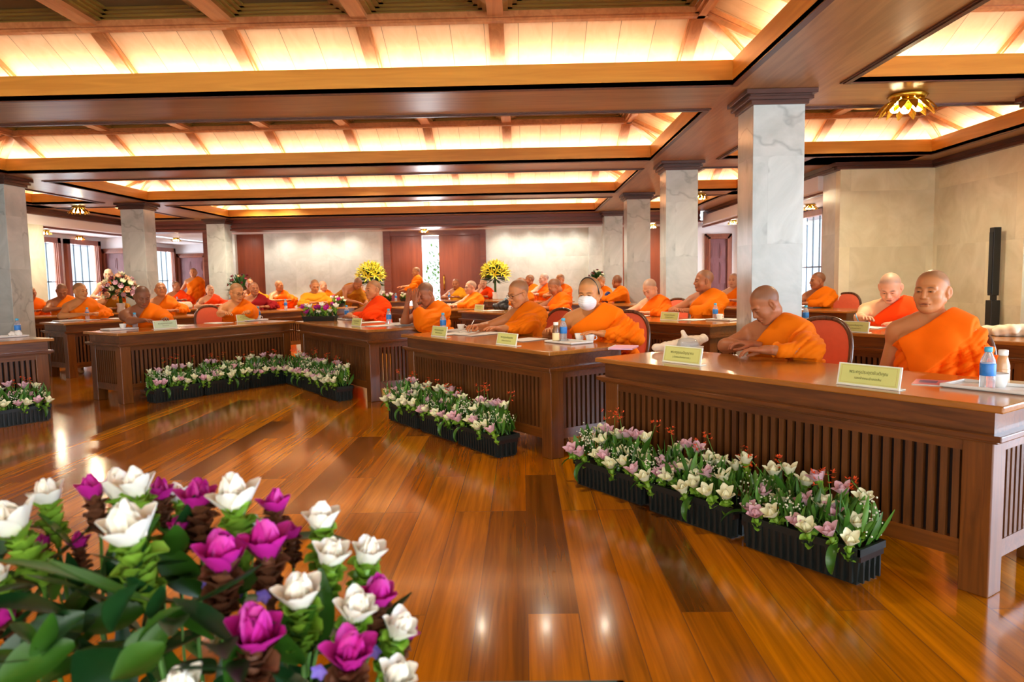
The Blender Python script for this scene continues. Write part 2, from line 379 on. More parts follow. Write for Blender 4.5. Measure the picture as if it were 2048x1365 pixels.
def tag(o, label=None, cat=None, group=None, kind=None):
    if label: o['label'] = label
    if cat: o['category'] = cat
    if group: o['group'] = group
    if kind: o['kind'] = kind
    return o
def struct(o): o['kind'] = 'structure'; return o
KIDS = {}
def dup(root, loc=None, rz=None, label=None, group=None, s=None):
    if root not in KIDS: KIDS[root] = [(c, [g for g in bpy.data.objects if g.parent is c]) for c in bpy.data.objects if c.parent is root]
    r = root.copy(); COL.objects.link(r)
    if loc is not None: r.location = loc
    if rz is not None: r.rotation_euler = (0, 0, rz)
    if s is not None: r.scale = (s, s, s)
    if label: r['label'] = label
    if group: r['group'] = group
    for c, gs in KIDS[root]:
        c2 = c.copy(); COL.objects.link(c2); c2.parent = r
        for g in gs:
            g2 = g.copy(); COL.objects.link(g2); g2.parent = c2
    return r
def rotm(yaw=0, pitch=0, roll=0):
    """yaw: turn to the figure's own left (+); pitch: nod down (+); the figure faces -Y"""
    cy, sy, cp, sp, cr, sr = math.cos(yaw), math.sin(yaw), math.cos(pitch), math.sin(pitch), math.cos(roll), math.sin(roll)
    Rz = np.array([[cy, -sy, 0], [sy, cy, 0], [0, 0, 1]]); Rx = np.array([[1, 0, 0], [0, cp, -sp], [0, sp, cp]]); Ry = np.array([[cr, 0, sr], [0, 1, 0], [-sr, 0, cr]])
    return Rz @ Rx @ Ry
# ------------------------------------------------------------------ floor, walls
b = MB(); b.box(-14, 8, -4, 24, -.1, 0); struct(b.build('floor', MT['floor']))
ZS = 2.8
# ceiling: soffit of beams and girders, then one coffer per bay
BY = [(-.6, 2.35), (3.2, 6.12), (7.05, 9.95), (10.8, 13.7), (14.5, 17.45)]
XC = (-7.0, 1.75)
ceil_root = empty('ceiling'); struct(ceil_root)
def slab(name, x0, x1, y0, y1, mat, z0=ZS, z1=ZS+.03): b = MB(); b.box(x0, x1, y0, y1, z0, z1); return b.build(name, mat, ceil_root)
slab('girder_soffit', 1.75, 2.7, -4, 17.45, MT['soffy']); slab('girder_soffit', -7.9, -7.0, -4, 17.45, MT['soffy'])
ybeams = [(-4, -.6)]+[(BY[i][1], BY[i+1][0]) for i in range(4)]
for y0, y1 in ybeams:
    slab('beam_soffit', -7.0, 1.75, y0, y1, MT['soffx']); slab('beam_soffit', 2.7, 5.5, y0, y1, MT['soffx']); slab('beam_soffit', -11.2, -7.9, y0, y1, MT['soffx'])
slab('beam_soffit', -14, 8, 17.45, 18.1, MT['soffx'])
slab('edge_soffit', 5.5, 6.1, -4, 10.8, MT['soffy']); slab('edge_soffit', 4.0, 5.5, 9.95, 10.8, MT['soffx'])
slab('edge_soffit', 4.0, 4.9, 10.8, 17.45, MT['soffy']); slab('edge_soffit', -10.0, -9.2, 10.8, 17.45, MT['soffy'])
slab('edge_soffit', -11.2, -7.9, -4, 10.0, MT['soffy'])
slab('sky_blocker', -14, 8, -4, 24, MT['plaster'], 3.5, 3.55)  # unseen slab added over the coffers to keep sky light out
slab('aisle_ceiling', 4.66, 7, 10.82, 24, MT['plaster'], 2.48, 2.52); slab('aisle_ceiling', -14, -9.85, 10.6, 24, MT['plaster'], 2.48, 2.52)
slab('lobby_ceiling', -9.85, 4.6, 18.5, 24, MT['plaster'], 2.55, 2.6)

def coffer(x0, x1, y0, y1, rx, ry, lit=1.0, nx=1):
    zt, zf = 2.99, 3.27; o, q = .35, .30
    ox0, ox1, oy0, oy1 = x0-o, x1+o, y0-o, y1+o; ix0, ix1, iy0, iy1 = x0+q, x1-q, y0+q, y1-q; zb = 2.96
    b = MB()
    b.add([(ox0, oy1, zb), (ox1, oy1, zb), (ix1, iy1, zf), (ix0, iy1, zf)], [(0, 1, 2, 3)], 0)
    b.add([(ox0, oy0, zb), (ox1, oy0, zb), (ix1, iy0, zf), (ix0, iy0, zf)], [(3, 2, 1, 0)], 0)
    b.add([(ox1, oy0, zb), (ox1, oy1, zb), (ix1, iy1, zf), (ix1, iy0, zf)], [(0, 1, 2, 3)], 1)
    b.add([(ox0, oy0, zb), (ox0, oy1, zb), (ix0, iy1, zf), (ix0, iy0, zf)], [(3, 2, 1, 0)], 1)
    root = b.build('coffer', [MT['slopex'], MT['slopey']], ceil_root)
    b = MB()
    for a in ((x0-.03, x1+.03, y1, y1+.03), (x0-.03, x1+.03, y0-.03, y0)): b.box(*a, ZS+.002, zt, 0)
    for a in ((x1, x1+.03, y0, y1), (x0-.03, x0, y0, y1)): b.box(*a, ZS+.002, zt, 1)
    b.build('fascia', [MT['fascx'], MT['fascy']], root)
    b = MB()
    for k, (e, z) in enumerate(((.055, ZS-.010), (.035, ZS-.018))):
        for a in ((x0-e, x1+e, y1-.006, y1+e), (x0-e, x1+e, y0-e, y0+.006)): b.box(*a, z, ZS+.004, 0)
        for a in ((x1-.006, x1+e, y0, y1), (x0-e, x0+.006, y0, y1)): b.box(*a, z, ZS+.004, 0)
    b.build('edge_moulding', MT['darky'], root)
    # trough floor behind the fascia, carrying the tubes
    b = MB()
    def rib(p, r): 
        m = MB(); m.prism(p, r, .12, .035, 0); m.prism(np.array(p)-(0, 0, .03), np.array(r)-(0, 0, .03), .085, .018, 0); m.build('rib', MT['rib'], root)
    for x in rx:
        rib((x, oy1, zb), (x, iy1, zf)); rib((x, oy0, zb), (x, iy0, zf))
    for y in ry:
        rib((ox1, y, zb), (ix1, y, zf)); rib((ox0, y, zb), (ix0, y, zf))
    for a, c in (((ox1, oy1), (ix1, iy1)), ((ox0, oy1), (ix0, iy1)), ((ox1, oy0), (ix1, iy0)), ((ox0, oy0), (ix0, iy0))):
        rib((*a, zb), (*c, zf))
    # frame round the flat part and cross beams
    b = MB(); w = .10
    for e, z0 in ((0, zf-.035), (-.03, zf-.055)):
        f = w+e*0
        b.box(ix0-.02-e*0, ix1+.02, iy1-w-e, iy1+.02+e, z0, zf+.01); b.box(ix0-.02, ix1+.02, iy0-.02-e, iy0+w+e, z0, zf+.01)
        b.box(ix1-w-e, ix1+.02+e, iy0, iy1, z0, zf+.01); b.box(ix0-.02-e, ix0+w+e, iy0, iy1, z0, zf+.01)
    for x in rx[1:-1]: b.box(x-.06, x+.06, iy0, iy1, zf-.03, zf+.01)
    nyb = max(1, round((iy1-iy0)/1.1)); ys = [iy0+(iy1-iy0)*k/nyb for k in range(nyb+1)]
    for y in ys[1:-1]: b.box(ix0, ix1, y-.06, y+.06, zf-.03, zf+.01)
    b.build('frame', MT['rib'], root)
    b = MB(); b.box(ix0, ix1, iy0, iy1, zf+.07, zf+.09); b.build('panel', MT['panel'], root)
    b = MB(); xs = [ix0+.05]+list(rx[1:-1])+[ix1-.05]
    for i in range(len(xs)-1):
        for j in range(nyb):
            a0, a1, c0, c1 = xs[i]+.06, xs[i+1]-.06, ys[j]+.06, ys[j+1]-.06
            for k in range(4):
                d, z = k*.035, zf+.005+k*.016
                for bb in ((a0+d, a1-d, c0+d, c0+d+.036), (a0+d, a1-d, c1-d-.036, c1-d), (a0+d, a0+d+.036, c0+d, c1-d), (a1-d-.036, a1-d, c0+d, c1-d)): b.box(*bb, z, zf+.075)
    b.build('stepped_moulding', MT['bronze'], root)
    # light: tubes lying in the trough behind the fascia
    b = MB(); g = .17
    for p, r in (((x0, y1+g), (x1, y1+g)), ((x0, y0-g), (x1, y0-g)), ((x1+g, y0), (x1+g, y1)), ((x0-g, y0), (x0-g, y1))):
        b.tube([(*p, 2.85), (*r, 2.85)], .012, 6)
    b.build('cove_tube', MT['white'], root, smooth=True)
    lx, ly = x1-x0, y1-y0; P = math.pi
    area('cove_light', ((x0+x1)/2, y1+g, 2.875), (P, 0, 0), lx+.3, .05, COVE*lx*lit, WARM)
    area('cove_light', ((x0+x1)/2, y0-g, 2.875), (P, 0, 0), lx+.3, .05, COVE*lx*lit, WARM)
    area('cove_light', (x1+g, (y0+y1)/2, 2.875), (P, 0, 0), .05, ly+.3, COVE*ly*lit, WARM)
    area('cove_light', (x0-g, (y0+y1)/2, 2.875), (P, 0, 0), .05, ly+.3, COVE*ly*lit, WARM)
    return root
RX = [-6.64, -5.39, -4.34, -3.3, -2.26, -1.21, -.17, 1.39]
for i, (y0, y1) in enumerate(BY):
    ry = [y0+.36, y0+1.1, y1-1.1, y1-.36]
    coffer(*XC, y0, y1, RX, ry)
    if i:
        x1 = 5.5 if i < 3 else 4.0
        coffer(2.7, x1, y0, y1, [3.06, 4.05, 5.12] if i < 3 else [3.06, 3.64], ry)
        if i > 2: coffer(-9.2, -7.9, y0, y1, [-8.84, -8.26], ry)
# round downlights in the flat part of the coffers
def downlight(x, y, label, watts=55, z=3.285):
    t = empty('downlight', (x, y, z), 0, label, 'ceiling light', 'round downlights in the coffers')
    b = MB(); b.lathe([(.16, -.02), (.175, -.02), (.175, .005), (.14, .005)], 24); b.build('ring', MT['gold'], t, True)
    b = MB(); b.lathe([(.0, -.012), (.155, -.012), (.155, 0), (0, 0)], 24); b.build('diffuser', MT['spotm'], t, True)
    spot('downlight_beam', (x, y, z-.05), watts, (1, .86, .64), 2.4, 1.0)
for x, y, lab in ((-.6, 9.0, 'nearest coffer, leftmost of three'), (.23, 9.0, 'nearest coffer, middle of three'), (.99, 9.0, 'nearest coffer, rightmost of three'), (-4.2, 9.0, 'nearest coffer, far to the left'),
    (-2.78, 12.95, 'second coffer, left one of a pair'), (-1.74, 12.95, 'second coffer, right one of a pair'), (.6, 12.4, 'second coffer, near its right end'), (-6.0, 12.4, 'second coffer, near its left end'),
    (-6.3, 16.9, 'farthest coffer, left one of a pair'), (-5.6, 16.9, 'farthest coffer, right one of a pair'), (-2.4, 16.4, 'farthest coffer, at its middle'), (.7, 16.4, 'farthest coffer, near its right end'),
    (-4.4, 4.6, 'coffer above the near flowers, left'), (-.6, 4.4, 'coffer above the open floor'), (4.1, 4.6, 'small coffer above the nearest desk, added fill'), (4.3, 9.2, 'small coffer left of the cream marble wall, added fill')):  # both small coffer lamps are added fill to brighten the right side
    downlight(x, y, 'round glowing downlight in the '+lab, 95 if x > 4 else (85 if y < 11 else 190))

# columns
colp = None
ccols = [(x, y) for x in (2.22, -7.42) for y in (6.59, 10.37, 14.1, 17.88)]+[(4.85, 6.59)]
for x, y in ccols:
    if colp is None:
        b = MB(); b.box(-.22, .22, -.22, .22, 0, 2.7); colp = struct(b.build('column', MT['marble'], None, loc=(x, y, 0), bevel=.004))
        b = MB()
        for h, z0, z1 in ((.245, 2.68, 2.72), (.275, 2.715, 2.745), (.262, 2.74, 2.765), (.30, 2.76, 2.80)): b.box(-h, h, -h, h, z0, z1)
        b.build('column_cap', MT['dark'], colp, bevel=.004)
        b = MB(); b.box(-.24, .24, -.24, .24, 0, .12); b.build('column_base', MT['dark'], colp)
    else: dup(colp, (x, y, 0))
def wall(name, x0, x1, y0, y1, z0, z1, mat): b = MB(); b.box(x0, x1, y0, y1, z0, z1); return struct(b.build(name, mat))
wall('wall_right', 5.95, 6.15, 4.6, 10.65, 0, 2.8, MT['marblew'])
wall('wall_right_return', 4.6, 6.15, 10.65, 10.8, 0, 2.8, MT['marblew'])
wall('wall_right_corner_pilaster', 4.6, 4.85, 10.8, 11.25, 0, 2.8, MT['marblef'])
wall('wall_left', -11.4, -11.2, -4, 10.65, 0, 2.8, MT['marblef'])
wall('wall_left_return', -11.4, -9.65, 10.65, 10.8, 0, 2.8, MT['marblef'])
wall('wall_left_pilaster', -9.85, -9.65, 13.95, 14.65, 0, 2.48, MT['marblef'])
wall('wall_left_bulkhead', -9.8, -9.65, 10.82, 18.3, 2.48, 2.8, MT['plaster'])
wall('wall_right_bulkhead', 4.52, 4.65, 11.25, 18.3, 2.48, 2.8, MT['plaster'])
wall('wall_right_pilaster', 4.5, 4.7, 14.0, 14.5, 0, 2.48, MT['marblef'])
# cornices
def trim(n, boxes, mat): b = MB(); [b.box(*q) for q in boxes]; return struct(b.build('trim_%d' % n, mat))
trim(1, [(5.84, 5.97, 4.6, 10.66, 2.75, 2.8), (5.88, 5.97, 4.6, 10.66, 2.71, 2.76)], MT['darky'])
trim(2, [(4.48, 5.95, 10.54, 10.66, 2.75, 2.8), (4.52, 5.95, 10.58, 10.66, 2.71, 2.76)], MT['dark'])
trim(3, [(4.48, 4.60, 10.66, 17.9, 2.74, 2.8), (4.51, 4.60, 10.66, 17.9, 2.70, 2.75)], MT['darky'])
trim(4, [(-9.67, -9.54, 10.8, 17.9, 2.72, 2.8), (-9.67, -9.58, 10.8, 17.9, 2.67, 2.73)], MT['darky'])
trim(5, [(-9.66, 4.4, 18.1, 18.6, 2.53, 2.8), (-9.66, 4.4, 18.04, 18.1, 2.60, 2.66), (-9.66, 4.4, 18.05, 18.1, 2.72, 2.8), (-9.66, 4.4, 18.0, 18.1, 2.53, 2.57)], MT['header'])
trim(6, [(-9.85, -9.80, 14.6, 18.9, 2.44, 2.48), (4.65, 4.7, 11.25, 18.9, 2.44, 2.48)], MT['header'])
# back wall
YB = 19.6; sc_ = YB/18.6
def bx(px): return aty(px, 500, YB)[0]
wall('wall_back_left', bx(528), bx(767), YB, YB+.2, 0, 2.56, MT['marblef'])
wall('wall_back_right', bx(972), bx(1176), YB, YB+.2, 0, 2.56, MT['marblef'])
wall('wall_back_right_pilaster', bx(1176), bx(1206), YB-.25, YB+.2, 0, 2.56, MT['marblef'])
wall('wall_back_panel', bx(466), bx(528), YB+.15, YB+.25, 0, 2.56, MT['redwood'])
wall('wall_back_panel_right', bx(1206), bx(1400), YB+.15, YB+.25, 0, 2.56, MT['redwood'])
wall('wall_back_post', aty(410, 500, 18.4)[0], aty(421, 500, 18.4)[0], 18.3, 18.5, 0, 2.54, MT['header'])
wall('wall_back_far', bx(1385), 7, YB+.4, YB+.6, 0, 2.56, MT['plaster'])
wall('wall_back_left_end', bx(421), bx(470), YB, YB+.2, 0, 2.56, MT['marblef'])
# double door, one leaf slid open on the bright garden
d = empty('door_1', (0, 0, 0)); struct(d)
def dbox(name, px0, px1, y0, y1, z0, z1, mat, par): b = MB(); b.box(bx(px0), bx(px1), y0, y1, z0, z1); return b.build(name, mat, par)
dbox('door_leaf', 781, 843, YB+.12, YB+.18, 0, 2.42, MT['redwood'], d)
lf = dbox('door_leaf', 877, 961, YB+.12, YB+.18, 0, 2.42, MT['redwood'], d)
b = MB(); hx = bx(886); b.tube([(hx, YB+.12, .95), (hx, YB+.04, 1.0), (hx, YB+.04, 1.3), (hx, YB+.12, 1.35)], .018, 8); b.build('door_handle', MT['gold'], lf, True)
dbox('door_jamb', 767, 781, YB-.05, YB+.2, 0, 2.56, MT['header'], d); dbox('door_jamb', 961, 972, YB-.05, YB+.2, 0, 2.56, MT['header'], d)
dbox('door_head', 781, 961, YB-.02, YB+.2, 2.42, 2.56, MT['header'], d)
dbox('garden_wall', 820, 900, YB+3, YB+3.1, 0, .5, MT['plaster'], d)
# windows and doors of the side aisles
def side_window(n, x, ya, yb, ztop, face):
    """window in an aisle wall at x; face=+1 looks toward +x"""
    w = empty('window_%d' % n, (x, (ya+yb)/2, 0)); struct(w); h = (yb-ya)/2
    b = MB()
    for e, t in ((0, .10), (.035, .07), (.07, .04)):
        a = h-e
        for q in ((-t*face*0, t*face, -a, -a+.12-e*.5), (0, t*face, a-.12+e*.5, a)): b.box(min(q[0], q[1]), max(q[0], q[1]), q[2], q[3], .12, ztop)
        b.box(min(0, t*face), max(0, t*face), -a, a, ztop-.12+e*.5, ztop-e)
    b.build('window_frame', MT['frame'], w)
    b = MB()
    for k in range(1, 4): y = -h+.12+(2*h-.24)*k/4; b.box(-.02, .0, y-.012, y+.012, .3, ztop-.1)
    for z in (1.35, .75): b.box(-.02, 0, -h+.1, h-.1, z-.012, z+.012)
    b.build('window_bars', MT['iron'], w)
    b = MB(); b.box(-.035, -.03, -h+.1, h-.1, .3, ztop-.1); b.build('pane', GLASS, w)
    b = MB(); b.box(-.06, .12 if face > 0 else .06, -h+.05, h-.05, .12, .3); b.build('window_sill', MT['frame'], w)
    return w
def aisle_wall(name, x, holes, y0, y1, mat, t=.15, face=1):
    b = MB(); xs = (x-t, x) if face > 0 else (x, x+t); y = y0
    for a, c, z in holes:
        b.box(xs[0], xs[1], y, a, 0, 2.5); b.box(xs[0], xs[1], a, c, z, 2.5); b.box(xs[0], xs[1], a, c, 0, .15); y = c
    b.box(xs[0], xs[1], y, y1, 0, 2.5); return struct(b.build(name, mat))
XL = -11.0
aisle_wall('wall_left_aisle', XL, [(15.85, 17.1, 2.32), (17.42, 18.74, 2.32), (21.45, 22.8, 2.3)], 10.8, 23.2, MT['plaster'])
side_window(1, XL, 15.8, 17.15, 2.38, 1); side_window(2, XL, 17.38, 18.78, 2.38, 1); side_window(3, XL, 21.4, 22.85, 2.36, 1)
XR = 5.8
aisle_wall('wall_right_aisle', XR, [(13.9, 15.3, 2.4), (17.1, 18.6, 2.3)], 10.8, 23.2, MT['plaster'], face=-1)
side_window(4, XR, 13.85, 15.35, 2.46, -1); side_window(5, XR, 17.05, 18.65, 2.38, -1)
def front_door(n, x0, x1, y, ztop, par=None):
    w = empty('door_%d' % n, ((x0+x1)/2, y, 0)); struct(w); h = (x1-x0)/2
    b = MB()
    for e, t in ((0, .05), (.04, .08), (.08, .11)):
        b.box(-h+e, -h+e+.05, -t, 0, 0, ztop-e); b.box(h-e-.05, h-e, -t, 0, 0, ztop-e); b.box(-h+e, h-e, -t, 0, ztop-e-.05, ztop-e)
    b.build('door_frame', MT['frame'], w)
    b = MB(); b.box(-h+.12, h-.12, -.04, 0, 0, ztop-.12); lf = b.build('door_leaf', MT['doorw'], w)
    b = MB(); c = (h-.12)
    for sx in (-1, 1):
        for z0, z1 in ((.15, .85), (1.0, 1.55), (1.65, ztop-.25)):
            xa, xb = sorted((sx*c*.12, sx*c*.85)); b.box(xa, xb, -.055, -.04, z0, z1); b.box(xa+.03, xb-.03, -.065, -.05, z0+.04, z1-.04)
    b.build('door_panel', MT['doorw'], lf)
    return w
b = MB(); b.box(-11.1, -9.75, 18.95, 19.1, 0, 2.5); struct(b.build('wall_left_aisle_end', MT['plaster']))
front_door(2, -10.98, -10.1, 18.95, 2.2)
b = MB(); b.box(-11.1, -7.9, 23.0, 23.2, 0, 2.56); struct(b.build('wall_left_lobby_end', MT['plaster']))
front_door(3, -10.95, -9.95, 23.0, 2.2)
b = MB(); b.box(4.5, 5.85, 18.95, 19.1, 0, 2.56); struct(b.build('wall_right_aisle_end', MT['plaster']))
front_door(4, aty(1409, 500, 18.95)[0], aty(1463, 500, 18.95)[0], 18.95, 2.28)
for x, y, z, sx, w, sg in ((XL-.5, 16.5, 1.35, 1.2, 70, 1), (XL-.5, 18.1, 1.35, 1.2, 70, 1), (XL-.5, 22.1, 1.35, 1.2, 70, 1), (XR+.5, 14.6, 1.4, 1.3, 70, -1), (XR+.5, 17.8, 1.4, 1.3, 60, -1)):
    area('window_daylight', (x, y, z), (0, math.radians(-90*sg), 0), 2.2, sx, w, (.86, .93, 1.0))
area('door_daylight', (bx(860), YB+2.2, 1.4), (math.radians(-90), 0, 0), 1.6, 2.4, 120, (.9, .96, 1))
# small wall-washing spots along the back wall
for px in (575, 640, 700, 1010, 1060, 1105, 1150, 490, 820, 925):
    spot('wall_washer', (bx(px), YB-.55, 2.52), 19, (1, .93, .82), 2.3, 1.0, (math.radians(22), 0, 0))
# gilt leaf lamps under the beams
lampP = None
def leaf_lamp(x, y, z, label, watts=30, s=1.0):
    global lampP
    if lampP is None:
        t = empty('leaf_lamp', (x, y, z), 0, label, 'ceiling lamp', 'gilt leaf lamps on the ceiling'); rnd = random.Random(4)
        b = MB(); b.lathe([(.10, 0), (.12, -.015), (.10, -.035), (.05, -.05), (.03, -.09), (.0, -.10)], 20); b.build('mount', MT['gold'], t, True)
        for ring, (n, r0, ln, drop) in enumerate(((14, .06, .16, -.05), (11, .05, .12, -.075))):
            for k in range(n):
                a = 2*math.pi*(k+.5*ring)/n; o = (math.cos(a), math.sin(a), -.25)
                b = MB(); b.petal((r0*o[0], r0*o[1], drop+.02), o, (0, 0, -1), ln+rnd.uniform(-.01, .02), .055, .55, n=4, tip=1); b.build('gilt_leaf', MT['gold'], t, True)
        for k in range(5):
            a = 2*math.pi*k/5; b = MB(); b.ball((.07*math.cos(a), .07*math.sin(a), -.08), .03, n=10); b.build('bulb', MT['bulb'], t, True)
        lampP = t; t.scale = (s, s, s)
    else:
        t = dup(lampP, (x, y, z), 0, label, s=s)
    spot('lamp_glow', (x, y, z-.13*s), watts, (1, .86, .6) if s > 1 else (1, .94, .86), 2.9, .8)
    l = bpy.data.lights.new('lamp_halo', 'POINT'); l.energy = watts*.12; l.color = (1, .8, .5); l.shadow_soft_size = .05
    o = bpy.data.objects.new('lamp_halo', l); COL.objects.link(o); o.location = (x, y, z-.12*s)
for (px, py, Y), s, lab in (((1815, 200, 6.6), 1.4, 'large gilt leaf ceiling lamp glowing beside the biggest marble column'),
    ((157, 412, 14.3), 1.1, 'gilt leaf lamp on the wooden ceiling at left, beside the bulkhead'),
    ((1400, 386, 14.2), 1.0, 'gilt leaf lamp on the ceiling seen just right of the second marble column')):
    p = aty(px, py, Y); leaf_lamp(p[0], p[1], ZS, lab, 60, s)
for (px, Y, z, lab) in ((90, 15.9, 2.48, 'small gilt lamp above the window nearest the left pilaster'), (158, 18.0, 2.48, 'small gilt lamp above the second window at left'),
    (352, 20.6, 2.55, 'small gilt lamp on the ceiling in front of the far left door'), (848, 18.9, 2.55, 'small gilt lamp over the open double door'),
    (1306, 18.9, 2.55, 'small gilt lamp seen between the two middle right columns'), (1620, 13.4, 2.48, 'small gilt lamp above the right aisle window'), (1466, 17.0, 2.48, 'small gilt lamp above the right aisle door')):
    p = aty(px, 470, Y); leaf_lamp(p[0], Y, z, lab, 45, .8)
# tall black loudspeaker against the right wall
p = aty(1986, 560, 8.7)
t = empty('loudspeaker', (5.86, 9.12, 0), math.radians(-90), 'tall slim black column loudspeaker against the cream marble wall', 'loudspeaker')
b = MB(); b.box(-.045, .045, -.05, .04, .92, 1.76); b.build('upper_cabinet', MT['black'], t, bevel=.006)
b = MB(); b.box(-.06, .06, -.06, .05, 0, .86); b.build('lower_cabinet', MT['black'], t, bevel=.006)
b = MB(); b.box(-.02, .02, -.03, .03, .86, .92); b.build('joint', MT['black'], t)
b = MB(); [b.lathe([(.04, 0), (.035, .012), (.01, .004), (0, .004)], 12, c=(0, 0, 0)) for _ in ()]; b.box(-.035, .035, -.056, -.05, .95, 1.70); b.build('grille', plain('speaker_grille', (40, 46, 48), .7), t)

# unseen glazed walls behind and at right, added around the two area lights
def glazed(n, x0, y0, x1, y1, bays):
    w = empty('window_%d' % n, (0, 0, 0)); struct(w); b = MB(); L = math.hypot(x1-x0, y1-y0); rz = math.atan2(y1-y0, x1-x0); R = rotm(rz); c = np.array((x0, y0, 0.))
    for k in range(bays+1): u = L*k/bays; b.box(u-.05, u+.05, -.05, .05, 0, 2.55, 0, R, c)
    b.box(0, L, -.05, .05, 2.45, 2.55, 0, R, c); b.box(0, L, -.05, .05, 0, .12, 0, R, c); b.box(0, L, -.03, .03, 1.05, 1.11, 0, R, c); b.build('window_frame', MT['frame'], w)
    b = MB(); b.box(0, L, -.08, .08, 2.55, 2.85, 0, R, c); b.build('window_head', MT['header'], w)
    b = MB(); b.box(0, L, -.004, .004, .1, 2.46, 0, R, c); b.build('pane', GLASS, w)
glazed(6, 6.05, 4.5, 6.05, -4.0, 6)
glazed(7, -11.2, -4.0, 6.05, -4.0, 11)
# ------------------------------------------------------------------ desks
RO, RD, RN = np.array([.45, 4.43]), np.array([.58, -.815]), np.array([.815, .58])
LO, LD, LN = np.array([-4.18, 7.40]), np.array([.565, .825]), np.array([-.825, .565])
CO, CD, CN = np.array([-5.6, 16.9]), np.array([1.0, 0.0]), np.array([0.0, 1.0])
WING = dict(R=(RO, RD, RN), L=(LO, LD, LN), C=(CO, CD, CN))
TH = dict(R=math.atan2(-.815, .58), L=math.atan2(.825, .565), C=0.0)
DL, DD, DH = 2.24, .74, .75
def make_desk():
    t = empty('desk', (0, 0, 0), 0, 'desk', 'desk'); L2, D2 = DL/2, DD/2
    b = MB(); b.box(-L2, L2, -D2, D2, .722, DH); b.build('desktop', MT['desktop'], t, bevel=.006)
    b = MB(); b.box(-L2+.045, L2-.045, -D2+.045, D2-.045, .635, .722)
    b.build('apron', MT['desk'], t)
    b = MB(); b.box(-L2+.005, L2-.005, -D2+.005, D2-.005, .612, .636); b.box(-L2+.025, L2-.025, -D2+.025, D2-.025, .600, .613); b.build('ledge_moulding', MT['desk'], t, bevel=.004)
    lw = .11
    for sx in (-1, 1):
        for sy in (-1, 1):
            xa, xb = sorted((sx*(L2-.045), sx*(L2-.045-lw))); ya, yb = sorted((sy*(D2-.045), sy*(D2-.045-lw)))
            b = MB(); b.box(xa, xb, ya, yb, 0, .602); b.build('leg', MT['deskv'], t, bevel=.005)
    x0, x1, y0 = -L2+.155, L2-.155, -D2+.055
    b = MB(); n = 42; p = (x1-x0)/n
    for k in range(n): b.box(x0+p*k+p*.22, x0+p*k+p*.78, y0, y0+.022, .19, .57, 0)
    b.box(x0, x1, y0+.034, y0+.04, .15, .58, 1)
    b.build('slat_panel', [MT['slat'], MT['gap']], t)
    for z0, z1 in ((.555, .602), (.13, .20)): b = MB(); b.box(x0, x1, y0-.002, y0+.03, z0, z1); b.build('rail', MT['desk'], t)
    ya, yb = -D2+.155, D2-.155
    for sx in (-1, 1):
        m = 10; q = (yb-ya)/m; b = MB(); xa, xb = sorted((sx*(L2-.06), sx*(L2-.082)))
        for k in range(m): b.box(xa, xb, ya+q*k+q*.22, ya+q*k+q*.78, .19, .57)
        b.build('end_slats', MT['slat'], t)
        for z0, z1 in ((.555, .602), (.13, .20)): b = MB(); b.box(xa-.004, xb+.004, ya, yb, z0, z1); b.build('rail', MT['desk'], t)
    return t
desk0 = make_desk(); _used = [0]
def wing(w, tt, off): o, d, n = WING[w]; p = o+d*tt+n*off; return (p[0], p[1])
DESKS = []
def place_desk(w, t0, off, label, group):
    x, y = wing(w, t0+DL/2, off+DD/2); DESKS.append((x, y, TH[w]))
    if not _used[0]:
        _used[0] = 1; desk0.location = (x, y, 0); desk0.rotation_euler = (0, 0, TH[w]); desk0['label'] = label; desk0['group'] = group; return desk0
    return dup(desk0, (x, y, 0), TH[w], label, group)
FR = 'carved desks of the front row'; BK = 'desks of the rows behind'
place_desk('R', -.02, 0, 'teak slatted desk nearest the camera, at right, two nameplates on it', FR)
place_desk('R', -2.72, 0, 'teak slatted desk where the masked person sits', FR)
place_desk('R', -5.74, 0, 'teak slatted desk in front of the person hiding their face in their hands', FR)
place_desk('L', -.01, 0, 'teak slatted desk of the bald person bent over a phone, left wing', FR)
place_desk('L', -2.84, 0, 'teak slatted desk cut off by the left edge of the photo', FR)
place_desk('R', -.87, 2.70, 'teak desk of the stout person writing, behind the nearest desk', BK)
place_desk('R', -3.67, 2.74, 'teak desk with one nameplate, left of the biggest marble column', BK)
place_desk('R', -6.40, 2.76, 'teak desk with a black bag on it, behind the person with a pen', BK)
place_desk('R', -9.1, 2.80, 'teak desk seen behind the front-row chair between two front persons', BK)
place_desk('R', -4.0, 5.72, 'teak desk just right of the biggest column, by the person in a red chair', BK)
place_desk('R', -7.58, 5.68, 'teak desk behind the masked person, with a navy cloth bundle on it', BK)
place_desk('R', -10.3, 5.75, 'far teak desk in front of two persons by the yellow flowers at right', BK)
place_desk('L', .70, 2.85, 'teak desk behind the left front desk, with a bottle at its left end', BK)
place_desk('L', 3.75, 2.9, 'teak desk with the turquoise cloth bundle on it', BK)
place_desk('L', .95, 5.6, 'teak desk with the big bouquet of mixed flowers on it', BK)
place_desk('L', 3.65, 5.65, 'teak desk with a beige bag, before the person in a red robe', BK)
place_desk('L', 3.9, 8.7, 'far left teak desk below the standing orange robed person', BK)
place_desk('C', .75, -.1, 'far teak desk in front of the open double door', BK)
place_desk('C', 3.1, -.1, 'far teak desk right of the double door, near the yellow flowers', BK)

